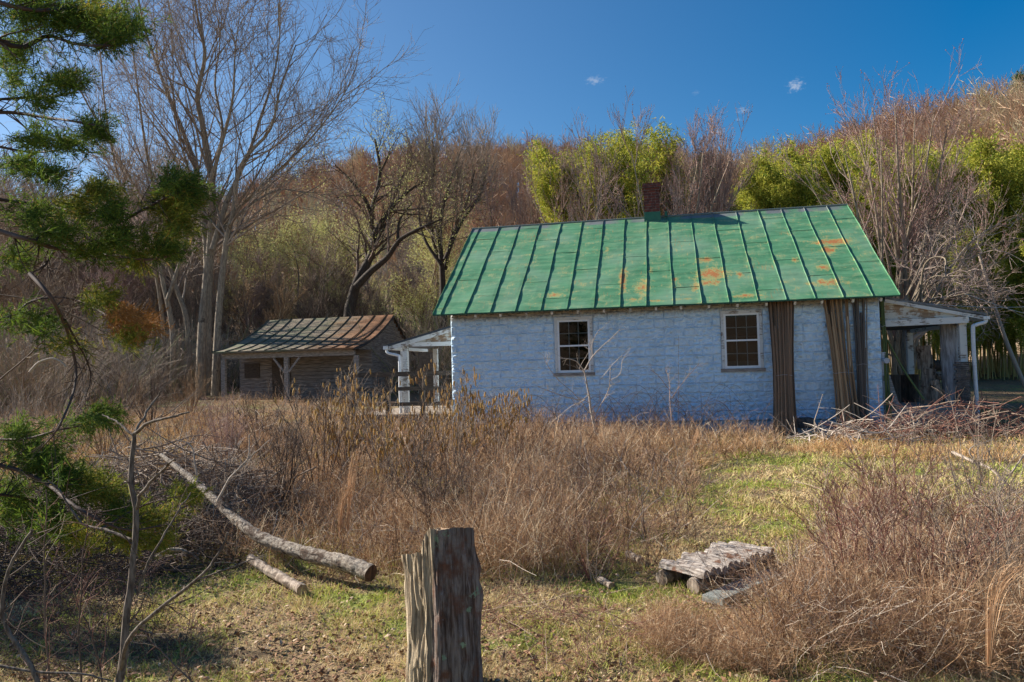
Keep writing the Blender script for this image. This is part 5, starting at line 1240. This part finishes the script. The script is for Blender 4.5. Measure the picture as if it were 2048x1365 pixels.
def arcs(name, label, pxs, Y, n, hgt, mat, cat='bramble', r=.004):
    b = at(pxs[0], 850, Y); b[2] = float(ground(b[0], b[1])); root = thing(name, label, cat, b)
    ac = Acc(); P = []
    for i in range(n):
        x0 = random.uniform(*pxs); s = random.choice((-1, 1)); L = random.uniform(.5, 1.3); h = hgt*random.uniform(.5, 1); y = Y+random.uniform(-.35, .35)
        p0 = at(x0, 850, y); p0[2] = float(ground(p0[0], p0[1])); P.append(spline([p0, p0+np.array([s*L*.25, 0, h*.8]), p0+np.array([s*L*.6, .1, h]), p0+np.array([s*L*1.1, .1, h*.45])], 14)-b)
    P = np.stack(P); R = np.tile(np.linspace(r, r*.4, 14), (n, 1)); ac.tubes(P, R, 4)
    P2, R2 = grow(P, R, n*4, .3, ang=.8, trop=(0, 0, 0), n=5, rr=.5, rmin=.0016); ac.tubes(P2, R2, 3); ac.build('canes', mat, root, smooth=True)
arcs('bramble', 'dark arching bramble canes against the blue-white wall between the windows', (1230, 1420), 14.4, 34, 1.15, TWIG_DARK)
arcs('bramble', 'thin dark bramble arcs below the second window', (1440, 1540), 14.6, 12, .9, TWIG_DARK)
arcs('bramble', 'dark bramble canes left of the pale sapling at the wall', (1010, 1160), 14.6, 24, 1.05, TWIG_DARK)
stem_thing('pale_sapling', 'pale branching sapling with red base in front of the first window', 'sapling',
    [([(1192, 870), (1182, 820), (1176, 780), (1168, 742)], .026, 13.6), ([(1168, 742), (1150, 722), (1120, 716)], .012, [13.6, 13.5, 13.4]), ([(1168, 742), (1186, 712), (1200, 698), (1225, 675), (1240, 660)], .011, 13.6), ([(1186, 712), (1184, 690), (1195, 665), (1208, 655)], .008, 13.7), ([(1178, 790), (1160, 800), (1120, 790), (1076, 774)], .010, [13.6, 13.4, 13.3, 13.2]),
     ([(1190, 830), (1215, 785), (1220, 760), (1220, 730)], .010, [13.6, 13.4, 13.3, 13.3]), ([(1220, 762), (1240, 748), (1245, 720), (1260, 700)], .007, 13.3), ([(1200, 760), (1225, 730), (1245, 710), (1262, 695)], .007, 13.5), ([(1170, 800), (1140, 815), (1110, 840)], .009, 13.3), ([(1118, 762), (1100, 740), (1090, 720), (1086, 710)], .008, 13.4), ([(1182, 830), (1150, 790), (1118, 762)], .009, 13.5), ([(1168, 742), (1160, 735), (1180, 700), (1178, 685)], .006, 13.6), ([(1155, 840), (1140, 860), (1115, 878)], .007, 13.5)],
    TWIG_PALE, TWIG_PALE, 60, .32, rmin=.0025, n2=110)
stem_thing('pale_sapling', 'reddish forked sapling against the wall left of the second window', 'sapling', [([(1345, 870), (1340, 800), (1338, 760), (1330, 735)], .010, 14.), ([(1340, 800), (1370, 760), (1398, 728)], .007, 14.), ([(1338, 780), (1315, 750), (1300, 740)], .006, 14.)], TWIG_RED, TWIG_PALE, 40, .3, rmin=.002, n2=50)
stem_thing('dead_weed', 'tall single dark weed stalk with seed heads against the wall', 'weed', [([(1356, 880), (1357, 800), (1357, 740), (1357, 672)], .005, 14.2)], TWIG_DARK, TWIG_DARK, 14, .12)

CKM = {}
def shrub(name, label, base, n, H, spread, mat, catk=0, cat='shrub', r=.009, side=120, sl=.5, n2=300, twig=None):
    b = np.array(base, float); b[2] = float(ground(b[0], b[1])); root = thing(name, label, cat, b)
    a = rng.uniform(0, 6.28, n); d = np.stack([np.cos(a)*spread, np.sin(a)*spread, np.ones(n)], -1)*np.array([1, 1, 1.])*1.; d[:, :2] *= rng.random((n, 1))
    P = walk(np.stack([np.cos(a)*.1, np.sin(a)*.1, np.full(n, -.03)], -1)*rng.random((n, 1)), d, H*rng.uniform(.7, 1.1, n), 10, (0, 0, .1), .06); R = rng.uniform(.7, 1.2, n)[:, None]*r*np.linspace(1, .3, 10)[None]
    ac = Acc(); ac.tubes(P, R, 5); P2, R2 = grow(P, R, side, sl, t0=.25, ang=.55, trop=(0, 0, .2), n=6, rr=.5, rmin=.003); ac.tubes(P2, R2, 3)
    P3, R3 = grow(P2, R2, n2, sl*.45, ang=.6, trop=(0, 0, .1), n=4, rr=.6, rmin=.0022); ac.tubes(P3, R3, 3); ac.build('stems', mat, root, smooth=True)
    if catk:
        PP = np.concatenate([P2[:, -1], P2[:, -2], P3[:, -1], P3[:, 2]]); PP = PP[PP[:, 2] > H*.35]; j = rng.integers(0, len(PP), catk); p = PP[j]; L = rng.uniform(.05, .11, catk)
        Q = np.stack([p, p-np.stack([0*L, 0*L, L*.3], -1), p-np.stack([.004*L, 0*L, L*.75], -1), p-np.stack([0*L, 0*L, L], -1)], 1)
        o_ = np.argsort(p[:, 1])[:100]; rest = np.setdiff1d(np.arange(catk), o_)
        if 'ck' not in CKM:
            CKM['ck'] = []
            for q in range(4):
                c = Acc(); zz = np.linspace(0, -1, 7); c.tubes(np.stack([.03*np.sin(zz*3+q), 0*zz, zz], -1)[None], np.array([[.03, .11, .13, .14, .13, .10, .03]]), 6)
                o = c.build('catkin', CATKIN, root, smooth=True); CKM['ck'].append(o.data); bpy.data.objects.remove(o)
        for q in o_:
            o = bpy.data.objects.new('catkin', CKM['ck'][int(q) % 4]); COL.objects.link(o); o.parent = root; o.location = tuple(p[q]); o.scale = (L[q],)*3; o.rotation_euler = (random.gauss(0, .15), random.gauss(0, .15), random.uniform(0, 6))
        if len(rest):
            c = Acc(); c.tubes(Q[rest], np.tile([[.002, .0085, .0085, .003]], (len(rest), 1)), 5); c.build('catkins', CATKIN, root, smooth=True)['kind'] = 'stuff'
    return root
for px, Y, n, H, sp_w, ck, lb in ((800, 9.2, 11, 1.45, .55, 360, 'catkin shrub in the middle ground before the left porch, nearest of the catkin shrubs'), (700, 10.2, 11, 1.6, .5, 300, 'catkin shrub with tan hanging catkins in front of the shed roof end'), (905, 11.0, 16, 1.5, .6, 420, 'catkin shrub in front of the left corner of the blue-white wall'), (985, 12.0, 14, 1.25, .6, 300, 'lower catkin shrub against the left part of the wall, right of the corner'), (640, 9.6, 12, 1.7, .45, 60, 'dark stemmed shrub in front of the shed posts'), (560, 8.8, 12, 1.2, .5, 0, 'thin dark leafless shrub before the dark brush mound')):
    p = at(px, 900, Y); shrub('catkin_shrub' if ck > 100 else 'bare_shrub', lb, p, n, H, sp_w, TWIG_DARK if ck < 100 else TWIG_GREY, ck, side=170, n2=520, r=.010)
for px, Y, H, lb, mt in ((1700, 5.6, .95, 'arching reddish bare shrub right of the footbridge', BRAMBLE), (1850, 5.2, 1.1, 'tall tangled bare shrub in the right foreground thicket', BRAMBLE), (1990, 5.0, 1.25, 'spiky grey bare shrub at the right edge of the photo', TWIG_GREY), (1790, 7.5, 1.2, 'upright reddish shrub behind the right foreground thicket', BRAMBLE), (1950, 8.0, 1.3, 'bare shrub before the porch brush at the right edge', TWIG_GREY), (1560, 5.75, .45, 'small bare seedling shrub at the right end of the footbridge', TWIG_PALE), (870, 7.8, 1.2, 'dark spreading bare shrub in the centre weeds above the post', TWIG_DARK), (1180, 6.6, .6, 'low wiry bush in the weeds right of the post', BRAMBLE)):
    p = at(px, 1000, Y); shrub('bare_shrub', lb, p, 14 if H > .6 else 7, H, .75, mt, 0, r=.006, side=150 if H > .6 else 20, sl=.38, n2=500 if H > .6 else 40)
stem_thing('pale_branch', 'pale thick dead branch slanting through the bushes at the right edge', 'branch', [([(1905, 905), (1950, 925), (1990, 945), (2060, 1020)], .020, [9, 8.6, 8.3, 8]), ([(1935, 960), (1950, 990), (1968, 1040)], .016, 8.2), ([(1960, 940), (1940, 900), (1985, 880)], .01, 8.4), ([(2060, 895), (2020, 950), (2000, 985)], .010, 7.9)], TWIG_PALE, TWIG_PALE, 24, .35)

for i, (px, Y, H, lb, mt) in enumerate(((40, 13, 1.5, 'grey leafless shrub at the left edge behind the lowest cedar sprays', TWIG_GREY), (120, 17, 2.2, 'tall twiggy shrub left of the curved pale branch', TWIG_GREY), (210, 14, 1.5, 'brown twiggy shrub behind the top of the foreground sapling', TWIG_TAN), (300, 20, 2.0, 'dense twiggy shrub in front of the maple clump', TWIG_DARK), (380, 24, 1.6, 'brown low shrub at the foot of the huge maple', TWIG_TAN), (450, 12.5, 1.2, 'wiry shrub behind the brush pile', TWIG_RED), (250, 26, 2.8, 'big bare shrub below the left wood', TWIG_GREY), (60, 25, 3.0, 'big bare shrub at the far left below the wood', TWIG_TAN), (160, 28, 2.6, 'pale bare shrub between the two big ones', TWIG_GREY), (520, 17, 1.1, 'dark low shrub in front of the left shed post', TWIG_DARK), (440, 9, .9, 'pale wiry shrub beside the fallen trunk tip', TWIG_PALE))):
    p = at(px, 900, Y); shrub('bare_shrub', lb, p, 16, H, .8, mt, 0, r=.007+.0003*Y, side=150, sl=.3*H, n2=650)
# two evergreens just outside the left edge; their shadows fall across the foreground
for x, y, H, lb in ((-8.4, 7.6, 4.0, 'dark evergreen just outside the left edge, nearer one'), (-12.5, 12.5, 4.8, 'dark evergreen outside the left edge, farther one')):
    r = thing('pine_tree', lb, 'pine', (x, y, float(ground(x, y)))); tr, fo = conifer(H, 2600); tr.build('trunk', BARK_DARK, r, smooth=True); fo.build('crown', PINE, r)
# brambles round the post and behind it
stick_heap('bramble_patch', 'thin wiry red brambles sprawling in the grass right of the post', 'brambles', gh(1080, 1290), .75, .6, .38, 130, BRAMBLE, L=(.25, .7), r=(.0012, .0026), flat=.8)
stick_heap('bramble_patch', 'dark thin briar tangle in the lower left foreground', 'brambles', gh(150, 1300), .85, .6, .6, 240, m_twig('dark_briar', (.06, .03, .03), (.16, .085, .07)), L=(.3, .8), r=(.0014, .003), flat=.9)

# ------------------------------------------------------------------ dry weeds and grass
ZA = gpoly([(380, 1120), (560, 1145), (800, 1170), (1150, 1160), (1300, 1150), (1400, 1085), (1395, 1000), (1395, 930), (1560, 915), (1570, 885), (1400, 872), (1150, 872), (900, 880), (640, 890), (400, 900), (350, 1000)])
ZB = gpoly([(1625, 1190), (1640, 1120), (1680, 1040), (1740, 975), (1850, 950), (2160, 940), (2300, 1360), (1560, 1364), (1490, 1320), (1560, 1250)])
ZC = gpoly([(1600, 915), (1800, 925), (2200, 935), (2200, 858), (1640, 868)])
ZL = gpoly([(1300, 1330), (1280, 1270), (1340, 1235), (1440, 1262), (1560, 1262), (1560, 1364)])
ZD = gpoly([(-300, 1100), (360, 1060), (420, 930), (700, 880), (720, 832), (-300, 832)])
HOUSE_BOX = lambda x, y: (((x-HP[0])*_u[0]+(y-HP[1])*_u[1]) > -WL-2.6) & (((x-HP[0])*_u[0]+(y-HP[1])*_u[1]) < 2.7) & (((x-HP[0])*_n[0]+(y-HP[1])*_n[1]) > -.06) & (((x-HP[0])*_n[0]+(y-HP[1])*_n[1]) < 8)
def sample(n, a0, a1, r0, r1, pw=1.):
    az = rng.uniform(a0, a1, n); r = np.exp(rng.uniform(math.log(r0), math.log(r1), n)) if pw == 1 else r0*(r1/r0)**(rng.random(n)**pw)
    return r*np.sin(az), r*np.cos(az)
def weeds(name, label, zone, n, hmin, hmax, mat, nside, a0, a1, r0, r1, wid=.0022, seedk=0, thin=None):
    x, y = sample(n*4, a0, a1, r0, r1); k = in_poly(x, y, zone) & ~HOUSE_BOX(x, y)
    dn = vnoise(x*1.1, y*1.1, 81+seedk); k &= rng.random(len(x)) < .12+1.5*np.clip(dn-.22, 0, 1)
    x, y = x[k][:n], y[k][:n]; N = len(x); z = ground(x, y)-.01; h = rng.uniform(hmin, hmax, N)*(.5+.9*vnoise(x*.7+5, y*.7, 82))*(.75+.4*vnoise(x*2.5, y*2.5, 83))
    # weeds lower at the edge of their patch
    r = np.hypot(x, y); sc = np.clip(r/5., .8, 3.2)
    d = rng.normal(size=(N, 3))*np.array([.42, .42, 0])+np.array([0.05, 0, 1.]); lod = rng.random(N) < .12; d[lod, 2] *= .35
    P = walk(np.stack([x, y, z], -1), d, h, 5, (0, 0, -.2), .22); Wd = (wid*sc*rng.uniform(.6, 1.3, N))[:, None]*np.array([[1, .9, .75, .6, .35]])
    ac = Acc(); tone = np.clip(rng.random(N)*.75+.35*vnoise(x*.9, y*.9, 84)-.05, 0, 1); ac.ribbons(P, Wd, r=tone)
    if nside:
        P2, R2 = grow(P, Wd, N*nside, (hmin+hmax)*.17, t0=.2, t1=1., ang=.85, angv=.4, trop=(0, 0, 0), n=3, rr=.7, rmin=wid*.6)
        ss = np.clip(np.hypot(P2[:, 0, 0], P2[:, 0, 1])/5., .8, 3.2); ac.ribbons(P2, R2*1., r=None)
        P3, R3 = grow(P2, R2, N*nside, (hmin+hmax)*.08, t0=.3, ang=.95, angv=.4, trop=(0, 0, 0), n=2, rr=.8, rmin=wid*.55); ac.ribbons(P3, R3)
    o = ac.build(name, mat); return tag(o, label, 'weeds', kind='stuff')
weeds('dry_weeds', 'dense rusty brown dead weeds filling the ground between the post and the house', ZA, 16500, .25, .75, WEED, 4, -.5, .4, 6., 16.5, wid=.0019)
weeds('dry_weeds', 'brown weed thicket filling the lower right corner', ZB, 10500, .25, .74, WEED, 4, .2, .68, 3.6, 9.5, wid=.0016, seedk=3)
weeds('dry_weeds', 'tan weeds along the foot of the right porch', ZC, 3400, .10, .30, WEED_T, 3, .3, .75, 10, 17, wid=.002, seedk=5)
weeds('dry_weeds', 'low brown dead weeds along the bottom edge before the footbridge', ZL, 5200, .12, .36, WEED, 4, .1, .4, 3.8, 6.5, wid=.0013, seedk=6)
weeds('dry_weeds', 'brown and orange wild grass field stretching left towards the shed', ZD, 11000, .15, .5, WEED_T, 3, -.72, -.1, 7, 26, wid=.002, seedk=7)
def wiry(name, label, zone, n, hmin, hmax, a0, a1, r0, r1, seedk):
    x, y = sample(n*5, a0, a1, r0, r1); k = in_poly(x, y, zone) & ~HOUSE_BOX(x, y); x, y = x[k][:n], y[k][:n]; N = len(x)
    sc = np.clip(np.hypot(x, y)/7., .6, 2.); h = rng.uniform(hmin, hmax, N)*(.5+vnoise(x*.8, y*.8, 86+seedk))
    d = rng.normal(size=(N, 3))*np.array([.5, .5, 0])+np.array([0, 0, 1.]); P = walk(np.stack([x, y, ground(x, y)-.01], -1), d, h, 7, (0, 0, -.25), .2)
    R = (.0024*sc*rng.uniform(.6, 1.5, N))[:, None]*np.linspace(1, .45, 7)[None]; ac = Acc(); ac.tubes(P, R, 3)
    P2, R2 = grow(P, R, N*6, .26, t0=.25, ang=.7, angv=.3, trop=(0, 0, .1), n=5, rr=.55, rmin=.0012, wob=.2); ac.tubes(P2, R2, 3)
    o = ac.build(name, WIRY); return tag(o, label, 'weeds', kind='stuff')
WIRY = m_twig('wiry_stems', (.07, .04, .03), (.34, .20, .13), c=(.66, .55, .44), cth=.80)
wiry('wiry_weeds', 'dark and pale wiry stems standing up through the weeds before the house', ZA, 1900, .5, .95, -.5, .4, 6., 16.5, 1)
wiry('wiry_weeds', 'dark and pale wiry stems standing in the lower right thicket', ZB, 1300, .45, .9, .2, .68, 3.6, 9.5, 2)
wiry('wiry_weeds', 'thin wiry stems scattered over the field left of the weeds', ZD, 1500, .4, 1.1, -.72, -.1, 7, 26, 3)
ZF = [(-19, 19.5), (-4.5, 21), (-5.5, 28), (-13.3, 28.5), (-14.5, 33), (-26, 33)]
weeds('dry_weeds', 'rough brown grass in front of the shed and the left wood', ZF, 9000, .15, .5, WEED, 3, -.75, -.1, 18, 36, wid=.0016, seedk=9)
# tufts of straw-coloured grass at the foot of the wall, one by one
def tuft(base, n, H, sp_, mat, label, name='grass_tuft', W0=.004):
    b = np.array(base, float); b[2] = float(ground(b[0], b[1])); a = rng.uniform(0, 6.28, n); d = np.stack([np.cos(a)*sp_, np.sin(a)*sp_, np.ones(n)], -1); d[:, :2] *= rng.random((n, 1))
    P = walk(np.stack([np.cos(a), np.sin(a), 0*a], -1)*rng.random((n, 1))*.28, d, H*rng.uniform(.4, 1.1, n), 6, (0, 0, -.9*sp_), .16)
    ac = Acc(); ac.ribbons(P, W0*np.array([[1, 1, .9, .7, .5, .2]])*np.ones((n, 1))); o = ac.build(name, mat); o.location = tuple(b); return tag(o, label, 'grass tuft')
for i, (px, py, H, lb) in enumerate(((1385, 935, .62, 'tall straw tuft at the left edge of the mown grass'), (1440, 905, .55, 'bushy straw tuft under the second window, left'), (1480, 903, .55, 'bushy straw tuft under the second window, middle'), (1520, 900, .5, 'straw tuft just left of the widest pole bundle'), (1400, 890, .6, 'straw tuft at the wall left of the second window'), (1655, 900, .45, 'straw tuft right of the stone blocks'), (1605, 905, .35, 'short straw tuft right of the widest pole bundle'), (1330, 905, .55, 'straw tuft below the brambles at the wall'), (1270, 900, .5, 'straw tuft right of the pale sapling'))):
    g = gh(px, py); tuft(g, 300, H*.8, 1.35, WEED_T, lb, W0=.003)
def broom(paths, lb, Y, mat=BROOM):
    P = []; b = at(paths[0][0], paths[0][1], Y); b[2] = float(ground(b[0], b[1])); c = spline([at(a, q, Y) for a, q in paths], 12)-b
    n = 26; off = rng.normal(size=(n, 1, 3))*.02; t = np.linspace(.2, 1, 12)[None, :, None]; PP = c[None]+off*t*1.3+rng.normal(size=(n, 1, 3))*np.array([.02, .02, 0])*np.linspace(0, 1, 12)[None, :, None]
    ac = Acc(); ac.ribbons(PP, np.tile(np.linspace(.0022, .0008, 12)*max(1, Y/5), (n, 1))); P2, R2 = grow(PP, np.full((n, 12), .001), 150, .10, t0=.35, ang=.4, trop=(0, 0, -.1), n=4, rr=1, rmin=.0009*max(1, Y/5)); ac.ribbons(P2, R2)
    o = ac.build('broomsedge_clump', mat); o.location = tuple(b); tag(o, lb, 'grass clump')
broom([(1978, 1330), (1985, 1240), (1995, 1180), (2020, 1140), (2046, 1124)], 'tall orange curved broomsedge stalk in the right foreground', 4.1)
broom([(695, 1060), (698, 1000), (702, 950), (712, 905)], 'upright orange broomsedge clump in the weeds left of centre', 7.5)
broom([(1372, 960), (1385, 900), (1398, 860)], 'orange broomsedge clump leaning at the corner of the mown grass', 12.)
broom([(680, 1075), (684, 1010), (700, 960)], 'second orange broomsedge clump close left of the upright one', 7.4)

def grass():
    n = 440000; x, y = sample(n, -.82, .84, 3.3, 17.5, .85); k = ~HOUSE_BOX(x, y); dens = .30+1.1*vnoise(x*3.2, y*3.2, 91); k &= rng.random(n) < dens; x, y = x[k], y[k]; N = len(x)
    r = np.hypot(x, y); sc = np.clip(r/5, .75, 3.); h = rng.uniform(.025, .10, N)*(.35+1.3*vnoise(x*4.5, y*4.5, 92)**1.5)*np.clip(r/7, .8, 1.3)
    d = rng.normal(size=(N, 3))*np.array([.6, .6, 0])+np.array([0, 0, 1.]); P = walk(np.stack([x, y, ground(x, y)-.004], -1), d, h, 3, (0, 0, -.5), .1)
    ac = Acc(); ac.ribbons(P, (.0022*sc)[:, None]*np.array([[1, .8, .15]])); o = ac.build('lawn_grass', GRASS); tag(o, 'short green and straw-coloured grass of the clearing', 'grass', kind='stuff')
    # scattered fallen leaves
    n = 30000; x, y = sample(n, -.72, .45, 3.4, 13); k = rng.random(n) < (.15+.9*vnoise(x*1.5+3, y*1.5, 93)); x, y = x[k], y[k]; N = len(x); z = ground(x, y)+.012+.02*rng.random(N)
    d = norm(rng.normal(size=(N, 3))*np.array([1, 1, .35])); s = rng.uniform(.010, .026, N)[:, None]; c = np.stack([x, y, z], -1); P = np.stack([c-d*s, c-d*s*.2, c+d*s], 1); P[:, 1, 2] += .006
    ac = Acc(); up = norm(rng.normal(size=(N, 3))*.5+np.array([0, 0, 1.])); ac.ribbons(P, s*np.array([[.1, .55, .12]]), nrm=up); o = ac.build('leaf_litter', LEAF_LIT); tag(o, 'brown fallen leaves scattered over the foreground grass', 'leaves', kind='stuff')
grass()
# understory tangle at the edge of the wood
def understory():
    ac = Acc(); n = 7000; az = rng.uniform(-.72, .12, n); r = rng.uniform(31, 46, n); x, y = r*np.sin(az), r*np.cos(az)
    k = ~((x > -14.5) & (x < -4.5) & (y > 28) & (y < 37)); x, y = x[k], y[k]; N = len(x); z = ground(x, y)
    d = rng.normal(size=(N, 3))*np.array([.5, .5, 0])+np.array([0, 0, 1.]); P = walk(np.stack([x, y, z], -1), d, rng.uniform(1.0, 4.2, N), 6, (0, 0, -.1), .12); R = rng.uniform(.008, .02, N)[:, None]*np.linspace(1, .5, 6)[None]
    ac.tubes(P, R, 3); P2, R2 = grow(P, R, N*5, 1.0, ang=.7, trop=(0, 0, .1), n=4, rr=.6, rmin=.007); ac.tubes(P2, R2, 3)
    o = ac.build('understory', m_twig('understory_twigs', (.2, .14, .10), (.5, .40, .29), c=(.20, .21, .07), cth=.85)); tag(o, 'tangled leafless undergrowth along the edge of the wood', 'undergrowth', kind='stuff')
understory()
print('objects', len(bpy.data.objects), 'faces', sum(len(m.polygons) for m in bpy.data.meshes))
